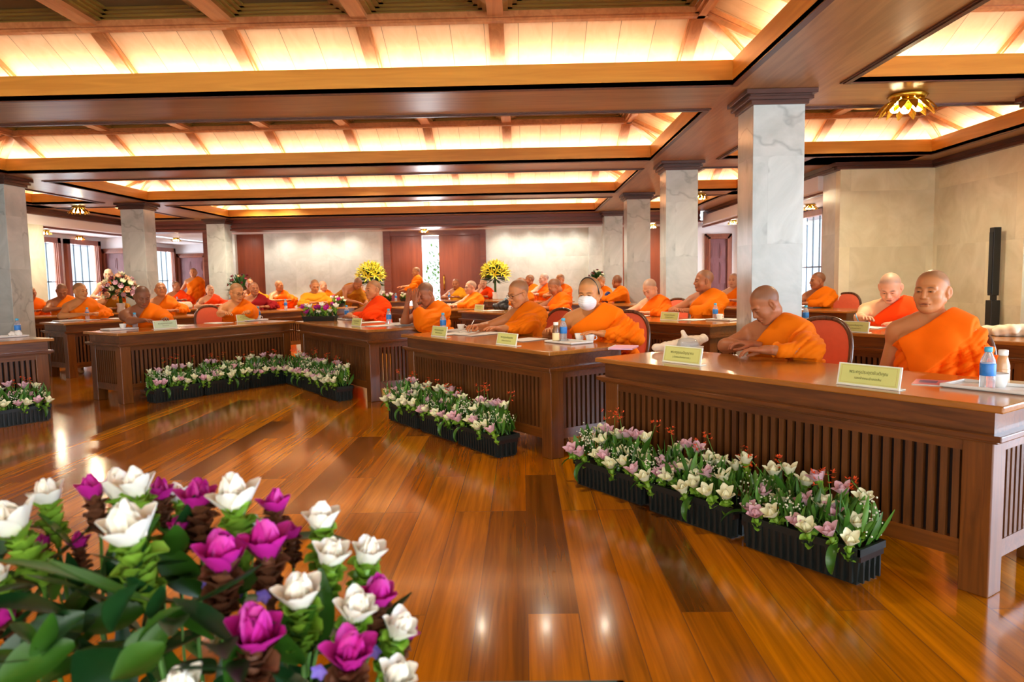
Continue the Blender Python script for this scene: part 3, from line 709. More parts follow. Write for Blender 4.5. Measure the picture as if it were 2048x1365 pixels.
# ------------------------------------------------------------------ chairs
def make_chair(fab):
    t = empty('chair', (0, 0, 0), 0, 'chair', 'chair')
    b = MB(); b.lathe([(.0, -.05), (.235, -.05), (.25, -.03), (.25, .0), (.22, .03), (0, .045)], 28, c=(0, 0, .43), sy=.95); b.build('seat', fab, t, True)
    b = MB(); b.lathe([(.255, -.05), (.262, -.02), (.255, 0), (.24, 0)], 28, c=(0, 0, .39), sy=.95); b.build('seat_rail', MT['chairw'], t, True)
    def bp(a, r, z0=.70, h=.24, w=.215):   # ring of the oval back, raked
        x = w*r*math.copysign(abs(math.cos(a))**.8, math.cos(a)); z = z0+h*r*math.copysign(abs(math.sin(a))**.8, math.sin(a)); return (x, .235+(z-.45)*.17-.02*(x/.24)**2*0+.035*(1-(x/.25)**2), z)
    b = MB(); b.tube([bp(2*math.pi*k/36, 1) for k in range(36)], .016, 10, closed=True); b.build('back_frame', MT['chairw'], t, True)
    b = MB(); n = 36; vs = []; fs = []
    for sgn in (-1, 1):
        c = len(vs); p = bp(0, 0); vs.append((p[0], p[1]+sgn*.028, p[2]))
        for j, r in enumerate((.5, .85, .95)):
            for k in range(n):
                q = bp(2*math.pi*k/n, r); vs.append((q[0], q[1]+sgn*(.026, .018, .004)[j], q[2]))
        for k in range(n):
            k2 = (k+1) % n; f = [(c, c+1+k, c+1+k2)]+[(c+1+j*n+k, c+1+(j+1)*n+k, c+1+(j+1)*n+k2, c+1+j*n+k2) for j in range(2)]
            fs += f if sgn < 0 else [q[::-1] for q in f]
    b.add(vs, fs); b.build('back_cushion', fab, t, True)
    for sx in (-1, 1):
        b = MB(); b.tube([(sx*.17, .2, .40), (sx*.19, .235, .47), (sx*.205, .255, .56)], .018, 8); b.build('back_post', MT['chairw'], t, True)
        b = MB(); b.tube([(sx*.19, -.17, .40), (sx*.195, -.18, .2), (sx*.185, -.19, 0)], [.024, .019, .014], 8); b.build('leg', MT['chairw'], t, True)
        b = MB(); b.tube([(sx*.17, .19, .40), (sx*.175, .22, .2), (sx*.18, .27, 0)], [.024, .019, .014], 8); b.build('leg', MT['chairw'], t, True)
    return t
chairs = {'r': [make_chair(MT['chairf']), 0], 'p': [make_chair(MT['chairp']), 0]}
def place_chair(x, y, rz, label, kind='r'):
    c = chairs[kind]; g = 'oval backed upholstered chairs'
    if not c[1]:
        c[1] = 1; c[0].location = (x, y, 0); c[0].rotation_euler = (0, 0, rz); c[0]['label'] = label; c[0]['group'] = g; return c[0]
    return dup(c[0], (x, y, 0), rz, label, g)
# ------------------------------------------------------------------ people: distance fields turned into one continuous surface
F4 = np.float32
class Vol:
    def __init__(s, lo, hi, h):
        s.lo = np.array(lo, float); s.h = h
        n = np.ceil((np.array(hi)-s.lo)/h).astype(int)+1
        s.ax = [(s.lo[i]+h*np.arange(n[i])).astype(F4) for i in range(3)]
        s.D = np.full(n, .3, F4)
    def _sl(s, lo, hi, m):
        out = []
        for i in range(3):
            a = np.searchsorted(s.ax[i], lo[i]-m); b = np.searchsorted(s.ax[i], hi[i]+m)
            if b-a < 1: return None
            out.append(slice(a, b))
        return tuple(out)
    def _mix(s, sl, d, k, op):
        A = s.D[sl]
        if op == '+':
            if k > 0:
                h = np.clip(.5+.5*(d-A)/k, 0, 1); s.D[sl] = d+(A-d)*h-k*h*(1-h)
            else: s.D[sl] = np.minimum(A, d)
        else:
            h = np.clip(.5-.5*(d+A)/k, 0, 1); s.D[sl] = A+(-d-A)*h+k*h*(1-h)
    def cap(s, a, b, ra, rb=None, k=.02, op='+'):
        rb = ra if rb is None else rb; a = np.array(a, float); b = np.array(b, float); r = max(ra, rb)
        sl = s._sl(np.minimum(a, b)-r, np.maximum(a, b)+r, k+.03)
        if sl is None: return
        X = s.ax[0][sl[0]][:, None, None]-F4(a[0]); Y = s.ax[1][sl[1]][None, :, None]-F4(a[1]); Z = s.ax[2][sl[2]][None, None, :]-F4(a[2])
        d = (b-a).astype(F4); L = float(d@d)+1e-12
        t = np.clip((X*d[0]+Y*d[1]+Z*d[2])/F4(L), 0, 1)
        dist = np.sqrt((X-t*d[0])**2+(Y-t*d[1])**2+(Z-t*d[2])**2)-(ra+(rb-ra)*t)
        s._mix(sl, dist.astype(F4), k, op)
    def ell(s, c, r, k=.02, R=None, op='+'):
        c = np.array(c, float); r = np.array(r, float); m = r.max()
        sl = s._sl(c-(m if R is not None else r), c+(m if R is not None else r), k+.03)
        if sl is None: return
        X = s.ax[0][sl[0]][:, None, None]-F4(c[0]); Y = s.ax[1][sl[1]][None, :, None]-F4(c[1]); Z = s.ax[2][sl[2]][None, None, :]-F4(c[2])
        if R is not None:
            R = np.array(R, float); X, Y, Z = (X*R[0][i]+Y*R[1][i]+Z*R[2][i] for i in range(3))
        k0 = np.sqrt((X/r[0])**2+(Y/r[1])**2+(Z/r[2])**2); k1 = np.sqrt((X/r[0]**2)**2+(Y/r[1]**2)**2+(Z/r[2]**2)**2)+1e-6
        s._mix(sl, (k0*(k0-1)/k1).astype(F4), k, op)
    def mesh(s):
        D = s.D; S = D < 0
        c = np.zeros(tuple(np.array(D.shape)-1), np.int8)
        sl = [slice(None, -1), slice(1, None)]
        for i in (0, 1):
            for j in (0, 1):
                for k in (0, 1): c += S[sl[i], sl[j], sl[k]]
        I = np.argwhere((c > 0) & (c < 8)); n = len(I)
        idx = -np.ones(c.shape, np.int32); idx[I[:, 0], I[:, 1], I[:, 2]] = np.arange(n)
        cor = [(i, j, k) for i in (0, 1) for j in (0, 1) for k in (0, 1)]
        V = [D[I[:, 0]+a, I[:, 1]+b, I[:, 2]+g] for a, b, g in cor]
        P = np.zeros((n, 3)); W_ = np.zeros(n)
        for a in range(8):
            for b in range(a+1, 8):
                da = np.array(cor[b])-np.array(cor[a])
                if abs(da).sum() != 1: continue
                m = (V[a] < 0) != (V[b] < 0); den = V[a]-V[b]; t = np.where(m, V[a]/np.where(den == 0, 1, den), 0)
                P += (np.array(cor[a])+t[:, None]*da)*m[:, None]; W_ += m
        P = (P/W_[:, None]+I)*s.h+s.lo
        Q = []
        for ax in range(3):
            a, b = [(1, 2), (2, 0), (0, 1)][ax]
            s0 = [slice(None)]*3; s1 = [slice(None)]*3; s0[ax] = slice(None, -1); s1[ax] = slice(1, None)
            for t in (a, b): s0[t] = slice(1, -1); s1[t] = slice(1, -1)
            A = S[tuple(s0)]; B = S[tuple(s1)]; E_ = np.argwhere(A != B)
            fl = A[E_[:, 0], E_[:, 1], E_[:, 2]]
            off = np.zeros(3, int); off[a] = 1; off[b] = 1; E_ = E_+off
            def g(da, db):
                q = E_.copy(); q[:, a] -= da; q[:, b] -= db; return idx[q[:, 0], q[:, 1], q[:, 2]]
            q = np.stack([g(1, 1), g(0, 1), g(0, 0), g(1, 0)], 1); q[~fl] = q[~fl][:, ::-1]; Q.append(q)
        return P, np.concatenate(Q)
def to_mesh(name, P, Q, mats, col=None, mi=None):
    me = bpy.data.meshes.new(name); me.vertices.add(len(P)); me.vertices.foreach_set('co', np.asarray(P, F4).ravel())
    me.loops.add(len(Q)*4); me.polygons.add(len(Q)); me.loops.foreach_set('vertex_index', np.asarray(Q, np.int32).ravel())
    me.polygons.foreach_set('loop_start', np.arange(0, len(Q)*4, 4, dtype=np.int32)); me.polygons.foreach_set('use_smooth', np.ones(len(Q), bool))
    if col is not None:
        a = me.color_attributes.new('col', 'FLOAT_COLOR', 'POINT'); a.data.foreach_set('color', np.concatenate([col, np.ones((len(col), 1))], 1).astype(F4).ravel())
    for m in (mats if isinstance(mats, (list, tuple)) else [mats]): me.materials.append(m)
    me.update(calc_edges=True); me.validate(); return me
def carve(v, desks, z0=0):
    """keeps flesh and cloth out of the desks they rest against"""
    X = v.ax[0][:, None, None]; Y = v.ax[1][None, :, None]; Z = v.ax[2][None, None, :]
    for c, s, du, dv in desks:
        U = c*X-s*Y+du; V_ = s*X+c*Y+dv; e = np.maximum(np.abs(U)-DL/2, np.abs(V_)-DD/2)
        slab_ = np.maximum(e, np.maximum(.580-Z, Z-.757))
        ends = np.maximum(np.maximum(e, DL/2-.165-np.abs(U)), Z-.6)
        front_ = np.maximum(np.maximum(e, V_+DD/2-.12), Z-.6)
        for q in (slab_, ends, front_) : v.D = np.maximum(v.D, -(q-.010)).astype(F4)
def unseat(v, c):
    if c is None: return
    X = v.ax[0][:, None, None]-c[0]; Y = v.ax[1][None, :, None]-c[1]; Z = v.ax[2][None, None, :]
    d = np.maximum(np.sqrt(X*X+Y*Y)-.285, np.maximum(.30-Z, Z-.492)); v.D = np.maximum(v.D, -d).astype(F4)
    d = np.maximum(np.maximum(.165-Y, np.abs(X)-.28), .45-Z); v.D = np.maximum(v.D, -d).astype(F4)
def ss(x, a, b): t = np.clip((x-a)/(b-a), 0, 1); return t*t*(3-2*t)

_heads = {}
def head_mesh(kind, h):
    """shaved head, centre between the ears, face toward -Y"""
    key = (kind, h)
    if key in _heads: return _heads[key]
    wide = {'round': 1.07, 'lean': .95, 'plain': 1.0}[kind]; eye = 1
    v = Vol((-.115, -.14, -.19), (.115, .12, .14), h)
    v.ell((0, .012, .032), (.077*wide, .097, .088), 0)
    v.ell((0, -.030, -.035), (.062*wide, .060, .074), .03)
    for s in (-1, 1):
        v.cap((s*.056*wide, -.005, -.052), (s*.018, -.066, -.094), .020, .018, .03)
        v.ell((s*.040*wide, -.058, -.030), (.026, .024, .026), .03)
        v.cap((s*.012, -.087, .020), (s*.046, -.076, .022), .009, .008, .018)
    v.ell((0, -.074, -.098), (.022, .018, .016), .02)
    v.ell((0, -.03, -.09), (.05*wide, .04, .03 if kind == 'round' else .02), .03)
    for s in (-1, 1): v.ell((s*.031, -.101, .002), (.018, .014, .012), .015, op='-')
    for s in (-1, 1): v.ell((s*.031, -.0785, .001), (.017, .014, .0115), .005)
    v.cap((0, -.088, .012), (0, -.106, -.028), .008, .0125, .012)
    for s in (-1, 1): v.ell((s*.014, -.096, -.033), (.009, .011, .008), .008)
    v.ell((0, -.086, -.058), (.030, .016, .020), .015)
    v.cap((-.019, -.094, -.0615), (.019, -.094, -.0615), .0055, None, .006)
    v.cap((-.016, -.094, -.0725), (.016, -.094, -.0725), .0065, None, .006)
    for s in (-1, 1): v.cap((s*.0, -.101, -.067), (s*.026, -.088, -.0705), .0024, None, .004, op='-')
    for s in (-1, 1):
        v.ell((s*.082*wide, .012, -.006), (.010, .019, .033), .008, rotm(s*-.45)); v.ell((s*.090*wide, .004, -.004), (.007, .010, .020), .005, rotm(s*-.45), op='-')
        v.ell((s*.077*wide, .004, -.036), (.008, .009, .011), .006)
        v.cap((s*.031-.013, -.0935, .0005), (s*.031+.013, -.0925, .0005), .0018, None, .003, op='-')
    v.cap((0, .020, -.06), (0, .035, -.19), .054 if kind != 'lean' else .047, .056, .03)
    P, Q = v.mesh()
    x, y, z = P.T
    # pigment: stubble on the scalp, brows, lips, the dark line of the eyes
    c = np.ones((len(P), 3)); ear = np.exp(-((np.abs(x)-.085)/.012)**2)*(np.abs(y-.01) < .03)
    hair = ss(z, .066-.0*y, .085)*(y < .0)+ss(z+.9*y, .018, .05)*(y >= -.045)*(z > -.055)
    hair = np.clip(hair, 0, 1)*(1-np.clip((np.abs(x) > .078*wide)*(z < .035)*(y < .04), 0, 1)*.9)
    hair *= ss(y+z*.7, -.03, .03)
    c = c*(1-hair[:, None]*np.array([.42, .33, .20]))
    for s in (-1, 1):
        br = np.exp(-(((x-s*.031)/.018)**2)**2)*np.exp(-((z-.0245+.15*np.abs(np.abs(x)-.031))/.0046)**2)*(y < -.06); c *= 1-br[:, None]*.68
        e = np.exp(-(((x-s*.031)/.0145)**2)**3)*np.exp(-((z-.0006)/.0034)**2)*(y < -.07); c *= 1-e[:, None]*.92
    lp = np.exp(-((x/.022)**2)**3)*np.exp(-((z+.067)/.0095)**4)*(y < -.08); c *= 1-lp[:, None]*np.array([.18, .40, .36])
    ml = np.exp(-((x/.026)**2)**3)*np.exp(-((z+.067+.12*np.abs(x))/.0026)**2)*(y < -.07); c *= 1-ml[:, None]*.60
    for s in (-1, 1):
        near = (np.abs(x-s*.031) < .006) & (np.abs(z-.0006) < .005) & (y < -.05); ys = y[near].min() if near.any() else -.088
        n, m = 12, 7; e = []
        for i in range(m+1):
            for k in range(n):
                a = 2*math.pi*k/n; b_ = math.pi*i/m; e.append((s*.031+.0135*math.cos(b_)*1.0, ys+.0018-.0042*math.sin(b_)*math.cos(a), .0008+.0040*math.sin(b_)*math.sin(a)))
        e = np.array(e); eq = [(i*n+k, i*n+(k+1) % n, (i+1)*n+(k+1) % n, (i+1)*n+k) for i in range(m) for k in range(n)]
        dx = np.abs(e[:, 0]-s*.031); ec = np.where((dx < .0068)[:, None], np.array([[.06, .045, .04]]), np.array([[.62, .58, .55]]))
        Q = np.concatenate([Q, np.array(eq)+len(P)]); P = np.concatenate([P, e]); c = np.concatenate([c, ec])
    _heads[key] = (P, Q, c); return _heads[key]

_hands = {}
def hand_mesh(curl, side, h=.0032, spread=.10, pen=False):
    """wrist at the origin, fingers toward -Y, palm down; side=+1 is a left hand (thumb toward -X)"""
    key = (round(curl, 2), side, h, spread)
    if key in _hands: return _hands[key]
    v = Vol((-.085, -.215, -.10), (.085, .05, .05), h)
    v.cap((0, .04, 0), (0, -.005, 0), .026, .024, .01)
    v.ell((0, -.045, -.002), (.039, .052, .015), .018)
    for i, (x, L, r) in enumerate(((-.028, .072, .0088), (-.010, .080, .0090), (.010, .074, .0086), (.028, .060, .0078))):
        x *= side; a = math.radians(4)+curl*.45; p = np.array([x, -.082+.004*abs(i-1), 0.]); sp = spread*(x/.028)
        v.cap((x*.75, -.045, 0), p, .011, r+.0012, .008)
        for seg, f in enumerate((.44, .32, .24)):
            q = p+L*f*np.array([math.sin(sp), -math.cos(sp)*math.cos(a), -math.sin(a)]); v.cap(p, q, r, r*.92, .0035); r *= .93; p = q; a += curl*.62
    t = -side; p = np.array([t*.022, -.018, -.006]); r = .0125
    for q in ((t*.045, -.048, -.014-.014*curl), (t*(.055-.012*curl), -.080, -.020-.026*curl), (t*(.052-.022*curl), -.106, -.022-.034*curl)):
        v.cap(p, q, r, r*.85, .008); r *= .85; p = np.array(q)
    P, Q = v.mesh(); _hands[key] = (P, Q); return _hands[key]

TONE = dict(tan=(196, 128, 78), brown=(170, 106, 68), fair=(214, 158, 122), gold=(206, 140, 84), dark=(142, 88, 58), pale=(228, 184, 158))
def waves(X, Y, Z, n, f, seed=0):
    """cloth folds running along the neckline, wandering"""
    u = X*n[0]+Y*n[1]+Z*n[2]
    w = .35*np.sin(7*X+5*Z+seed)+.3*np.sin(9*Y-6*Z+2*seed)+.22*np.sin(17*X-13*Z+3*seed)
    a = np.abs(np.sin(u*f*.5+w*2.6)); b = np.abs(np.sin(u*f*.8+w*4+1.3))
    return .9*np.sqrt(a)+.5*np.sqrt(b)-1.0

def ik(sh, wr, pole, zmin=0, L1=.285, L2=.255):
    sh = np.array(sh, float); wr = np.array(wr, float); d = wr-sh; D = np.linalg.norm(d); u = d/D
    if D > L1+L2-.012: D = L1+L2-.012; wr = sh+u*D
    a = (L1*L1-L2*L2+D*D)/(2*D); hgt = math.sqrt(max(0, L1*L1-a*a)); p = np.array(pole, float); p -= u*(p@u); p /= np.linalg.norm(p)
    e = sh+u*a+p*hgt
    if e[2] < zmin and wr[2] > zmin-.03 and e[1] < -.14: e[2] = zmin
    return e, wr
def person_parts(lean=.05, twist=0, hyaw=0, hpitch=0, hroll=0, kind='plain', girth=1.0, tone='tan', robe='orange',
                 rw=(-.10, -.38, .812), re=None, lw=(.10, -.38, .812), le=None, rh=None, lh=None,
                 both=False, h=.010, hh=.0034, seed=1, stand=False, headsc=1.0, sag=True, slack=1.0, hands=True, neckfwd=.0, desks=(), chair_at=None):
    """joint positions in metres; the figure sits at the origin facing -Y, its right side toward -X"""
    g = girth; S = .45 if not stand else 0
    hz = .50 if not stand else .86           # hip height
    piv = np.array([0, .04, hz])
    Rl = rotm(twist, lean); T = lambda p: piv+Rl @ (np.array(p, float)-piv)
    up = hz-.50
    shz = .955+up
    C = lambda p: T((p[0], p[1], p[2]+up))
    sR, sL = C((-.166*g, .015, .905)), C((.166*g, .015, .905))
    neck = C((0, .015, 1.0)); hc = C((0, -.01-neckfwd, 1.138)); top = np.array(hc)
    zmin = 0 if stand else .795
    if re is None: re, rw = ik(sR, rw, (-1, .35, -.5), zmin)
    if le is None: le, lw = ik(sL, lw, (1, .35, -.5), zmin)
    v = Vol((-.52, -.74, 0), (.52, .34, 1.12+up+.02), h)
    def torso(v, e, k=.05):
        v.ell(C((0, .02, .56)), np.array([.165*g, .125*g, .13])+e, k, Rl)
        v.ell(C((0, .0, .70)), np.array([.150*g, .125*g, .15])+e, k, Rl)
        v.ell(C((0, .015, .855)), np.array([.160*g, .108*g, .135])+e, k, Rl)
        v.cap(C((-.11*g, .02, .925)), C((.11*g, .02, .925)), .066+e, None, k)
    torso(v, 0)
    v.cap(C((0, .025, .95)), C((0, .015, 1.05)), .060, .052, .05)
    for s, sh in ((-1, sR), (1, sL)):
        v.cap(C((s*.07, .02, .975)), sh, .045, .058, .04); v.ell(sh, (.062, .060, .062), .03)
        v.ell(C((s*.075*g, -.075, .87)), (.07, .035, .05), .03, Rl)
    def arm(sh, el, wr):
        v.cap(sh, el, .055*(.6+.4*g), .041, .03); v.cap(el, wr, .040, .026, .02); v.ell(el, (.043, .043, .043), .02)
        m = np.array(el)*.7+np.array(wr)*.3; v.cap(np.array(el)*.9+np.array(wr)*.1, m, .042, .039, .02)
    arm(sR, re, rw); arm(sL, le, lw)
    if not stand:
        for s in (-1, 1):
            v.cap((s*.09, .0, .52), (s*.13, -.38, .50), .085, .060, .03); v.cap((s*.13, -.38, .49), (s*.12, -.40, .09), .058, .040, .02)
            v.cap((s*.12, -.37, .04), (s*.13, -.54, .028), .036, .028, .03)
    else:
        for s in (-1, 1):
            v.cap((s*.08, .02, .84), (s*.09, .0, .45), .085, .058, .03); v.cap((s*.09, .0, .45), (s*.09, .02, .07), .056, .038, .02)
            v.cap((s*.09, .03, .04), (s*.10, -.13, .028), .034, .026, .03)
    carve(v, desks); unseat(v, chair_at); P, Q = v.mesh(); tn = np.ones(3); col = np.tile(tn, (len(P), 1))
    Ps, Qs, Cs = [P], [Q], [col]; n = len(P)
    hP, hQ, hC = head_mesh(kind, hh); Rh = rotm(hyaw+twist, hpitch, hroll)
    nb = np.array([0, .03, -.15]); q = (hP*headsc) @ Rh.T+top
    # bend the neck stub back toward the shoulders
    w = ss(-hP[:, 2], .06, .17)[:, None]*ss(hP[:, 1], -.06, -.01)[:, None]; base = (np.array(C((0, .02, .985)))+(hP-np.array([0, .035, -.19])) @ Rl.T)
    q = q*(1-w)+base*w
    Ps.append(q); Qs.append(hQ+n); Cs.append(hC*tn*1.02); n += len(q)
    if hands:
        for wr, el, hd, side in ((rw, re, rh, -1), (lw, le, lh, 1)):
            hd = hd or {}; wr = np.array(wr, float); d = wr-np.array(el, float); d /= np.linalg.norm(d)
            if not stand and wr[2] < .85: d[2] = max(d[2], .16)
            d2 = np.array(hd.get('dir', d), float); d2 /= np.linalg.norm(d2)
            pn = np.array(hd.get('palm', (0, 0, -1)), float); pn = pn-d2*(pn@d2); pn /= np.linalg.norm(pn)
            Y_ = -d2; Z_ = -pn; X_ = np.cross(Y_, Z_); Rm = np.stack([X_, Y_, Z_], 1)
            a, b_ = hand_mesh(hd.get('curl', .34), side, max(hh*.9, .003), hd.get('spread', .10)); q = a @ Rm.T+wr
            Ps.append(q); Qs.append(b_+n); Cs.append(np.tile(tn*np.array([1.02, .93, .93]), (len(q), 1))); n += len(q)
    body = to_mesh('person', np.concatenate(Ps), np.concatenate(Qs), MT['skin'], np.concatenate(Cs))
    # robe: over the left shoulder, under the right arm
    rb = Vol((-.50, -.66, 0.02), (.54, .36, 1.10+up), h)
    torso(rb, .020)
    for q in (-1, 1): rb.ell(C((q*.075*g, -.075, .87)), (.088, .055, .068), .03, Rl)
    rb.ell(C((0, -.03, .60)), (.175*g+.02, .15*g, .13), .05, Rl)
    rb.cap(C((.075, .02, .985)), sL, .050, .066, .04); rb.ell(sL, (.072, .070, .070), .03)
    if both: rb.cap(C((-.075, .02, .985)), sR, .052, .078, .05); rb.ell(sR, (.082, .078, .078), .04); rb.cap(sR, re, .078, .066, .05); rb.cap(re, np.array(re)*.5+np.array(rw)*.5, .062, .055, .04)
    le_ = np.array(le, float); lw_ = np.array(lw, float); ct = hand_t = .62*slack
    rb.cap(sL, le_, .068, .062*slack, .04); rb.cap(le_, le_*(1-ct)+lw_*ct, .058*slack, .043, .03)
    if sag:
        m = le_*.7+np.array(sL)*.3
        rb.cap(m, (le_[0]*.9, le_[1]+.08, max(.58+up*.0, le_[2]-.16)), .075, .05, .07)
        rb.cap(le_+(0, .02, -.02), np.array(C((.08, .02, .66))), .06, .10, .06)
    if not stand:
        for s in (-1, 1):
            rb.cap((s*.09, .0, .512), (s*.13, -.38, .49), .090, .074, .03); rb.cap((s*.13, -.385, .49), (s*.12, -.40, .16), .085, .075, .06)
        rb.cap((0, -.38, .46), (0, -.39, .18), .08, .08, .06)
    else:
        for s in (-1, 1): rb.cap((s*.08, .02, .84), (s*.08, .01, .18), .12, .11, .08)
    X = rb.ax[0][:, None, None]; Y = rb.ax[1][None, :, None]; Z = rb.ax[2][None, None, :]
    iv = Rl.T; px_, py_, pz_ = X-F4(piv[0]), Y-F4(piv[1]), Z-F4(piv[2])
    U = iv[0][0]*px_+iv[0][1]*py_+iv[0][2]*pz_; V_ = piv[1]+iv[1][0]*px_+iv[1][1]*py_+iv[1][2]*pz_; Wz = piv[2]+iv[2][0]*px_+iv[2][1]*py_+iv[2][2]*pz_-up
    if not both:
        a = np.array([-.20, .80]); bb = np.array([.062, 1.035]); dd = (bb-a)/np.linalg.norm(bb-a); nn = np.array([-dd[1], dd[0]])
        hcut = (U-a[0])*nn[0]+(Wz-a[1])*nn[1]+.012*np.sin(U*16+seed)
        side = (-(U+.26*g))            # keeps the bare right arm free
    else: hcut = Wz-(1.005-.25*np.maximum(0, -V_-.02)); side = U*0-1; nn = np.array([0, 1.])
    fold = waves(U, V_*.6, Wz, (nn[0], -.15, nn[1]), 62, seed)
    th = np.arctan2(U-.16*g, .97-Wz); fold = fold+ss(.90-Wz, 0, .12)*(.9*np.sqrt(np.abs(np.sin(th*9+1.5*np.sin(V_*9+seed))))-.6)
    fold = fold+.25*(np.sqrt(np.abs(np.sin((U*nn[0]+Wz*nn[1])*95+2.4*np.sin(U*11+V_*13+seed))))-.6)
    amp = .019+.014*ss(-hcut, .10, .22)
    if not both: amp = amp*(1-.6*ss(U+.02, 0, .1)*ss(.22+hcut, 0, .08))
    D = rb.D-F4(1)*(amp*fold).astype(F4)*(rb.D < .08)
    if not both:      # the flat folded panel over the shoulder
        pan = np.maximum(np.maximum(rb.D-.019, -(hcut+.20)), np.maximum(U-.205*g, -(U+.13+.4*(Wz-.9)))); D = np.minimum(D, np.maximum(pan, .60+up-Z))
    v2 = waves(X*1.0+0*Y, Y, Z, (.8, .9, .15), 55, seed+2); D = D-(.006*v2*ss(.68+up-Z, 0, .08)).astype(F4)*(rb.D < .08)
    D = np.maximum(D, hcut.astype(F4)*.9); 
    if not both: D = np.maximum(D, np.where(Wz > .62, side, -1).astype(F4))
    rb.D = D.astype(F4); carve(rb, desks); unseat(rb, chair_at)
    rP, rQ = rb.mesh(); rm = to_mesh('robe', rP, rQ, ROBE[robe])
    return body, rm, dict(head=top, Rh=Rh, lw=lw_, rw=np.array(rw, float))
PROTO = {}
def add_person(x, y, rz, label, pose, s=1.0, group=None):
    key = pose.get('key')
    key = key and (key, pose.get('both', False))
    if key and key in PROTO: body, rm, info = PROTO[key]
    else:
        kw = {k: v for k, v in pose.items() if k != 'key'}; body, rm, info = person_parts(**kw)
        if key: PROTO[key] = (body, rm, info)
    if rm.materials[0] != ROBE[pose.get('robe', 'orange')]:
        rm = rm.copy(); rm.materials[0] = ROBE[pose.get('robe', 'orange')]
    o = bpy.data.objects.new('person', body); o.color = (*lin(TONE[pose.get('tone', 'tan')]), 1); COL.objects.link(o); o.location = (x, y, 0); o.rotation_euler = (0, 0, rz); o.scale = (s, s, s)
    tag(o, label, 'person', group)
    r = bpy.data.objects.new('robe', rm); COL.objects.link(r); r.parent = o
    return o, info
def glasses(o, info, r=.021):
    b = MB(); R = info['Rh']; c = info['head']
    def w(p): return R @ np.array(p)+c
    for s in (-1, 1):
        b.tube([w((s*.032+r*math.cos(a)*1.15, -.104+.004*abs(math.cos(a)), .0+r*math.sin(a)*.8)) for a in [2*math.pi*k/16 for k in range(16)]], .0016, 5, closed=True)
        b.tube([w((s*.056, -.100, .004)), w((s*.078, -.06, .006)), w((s*.086, .0, .006))], .0016, 5)
    b.tube([w((-.008, -.104, .003)), w((0, -.107, .005)), w((.008, -.104, .003))], .0016, 5)
    g = b.build('glasses', MT['glassf'], o); g['label'] = 'thin dark spectacles'; return g
def seat(px, w, off, dx=0):
    """the place on the line behind a desk row that the photograph shows at column px"""
    o, d, n = WING[w]; r = _ray(px, 590); k = r[0]/r[1]
    # (kY-o0)n0+(Y-o1)n1=off
    Y = (off+o[0]*n[0]+o[1]*n[1])/(k*n[0]+n[1]); return np.array([k*Y, Y])
def seated(px, w, off, label, pose, yaw=0, s=1.0, chair=True, clabel=None, ck='r', cshift=(0, 0)):
    p = seat(px, w, off); rz = TH[w]+yaw; ds = []
    for x, y, dz in DESKS:
        if math.hypot(x-p[0], y-p[1]) < 2.1:      # figure frame -> desk frame
            a = rz-dz; c, sn = math.cos(a), math.sin(a); dx, dy = p[0]-x, p[1]-y; cd, sd = math.cos(-dz), math.sin(-dz)
            ds.append((c, sn, cd*dx-sd*dy, sd*dx+cd*dy))
    pose = dict(pose, desks=tuple(ds), chair_at=(cshift[0], .06+cshift[1]) if chair else None); pose.pop('key', None)
    o, info = add_person(p[0], p[1], rz, label, pose, s)
    if chair:
        c, sn = math.cos(rz), math.sin(rz); q = p+np.array([-sn, c])*(.06+cshift[1])+np.array([c, sn])*cshift[0]
        place_chair(q[0], q[1], rz, clabel or ('red upholstered chair under the '+label), ck)
    return o, info

def locp(p, rz, w):
    """a world point in the frame of a figure standing at p, turned by rz"""
    dx, dy = w[0]-p[0], w[1]-p[1]; c, s = math.cos(-rz), math.sin(-rz); return (c*dx-s*dy, s*dx+c*dy, w[2])
def front(px, w, off, label, yaw, rpx=None, lpx=None, rz_=.815, lz_=.815, clabel=None, cshift=(0, 0), chair=True, s=1.0, **pose):
    p = seat(px, w, off); rz = TH[w]+yaw
    if rpx: pose['rw'] = locp(p, rz, at(*rpx, rz_))
    if lpx: pose['lw'] = locp(p, rz, at(*lpx, lz_))
    return seated(px, w, off, label, pose, yaw, s, chair, clabel, 'r', cshift)
# front row, right wing
o1, _ = front(1866, 'R', 1.14, 'older person with a stern face and bright orange robe, seated at the nearest desk', .16, girth=1.0, tone='tan', robe='bright', kind='round', hyaw=-.10, hpitch=.02, lean=.02,
    rw=(-.16, -.16, .60), re=(-.235, .02, .67), lw=(.12, -.16, .62), le=(.245, .02, .68), h=.0068, hh=.0027, seed=1, slack=1.0, headsc=.95, clabel='red upholstered chair hidden behind the stern person at the nearest desk')
o2, i2 = front(1580, 'R', 1.12, 'elderly bald person in an amber robe looking down at the small thing in their hands', .05, girth=1.05, tone='brown', robe='amber', kind='plain', hyaw=-.6, hpitch=.62, lean=.42, headsc=.92,
    rpx=(1506, 690), lpx=(1530, 700), h=.0068, hh=.0028, seed=4, rh=dict(dir=(-.6, -.5, .15), curl=.75), lh=dict(dir=(-.8, -.3, 0), curl=.6), cshift=(-.02, .05),
    clabel='red upholstered chair right of the elderly person looking down')
o3, i3 = front(1192, 'R', .98, 'person wearing a white face mask and orange robe, head bowed over the desk', .44, girth=1.16, tone='gold', robe='orange', kind='round', hyaw=.02, hpitch=.24, lean=.18,
    rpx=(1098, 662), lw=(.20, -.36, .815), h=.0070, hh=.0030, seed=7, headsc=1.03, slack=1.15, cshift=(.08, .08), clabel='red upholstered chair standing right of the masked person')
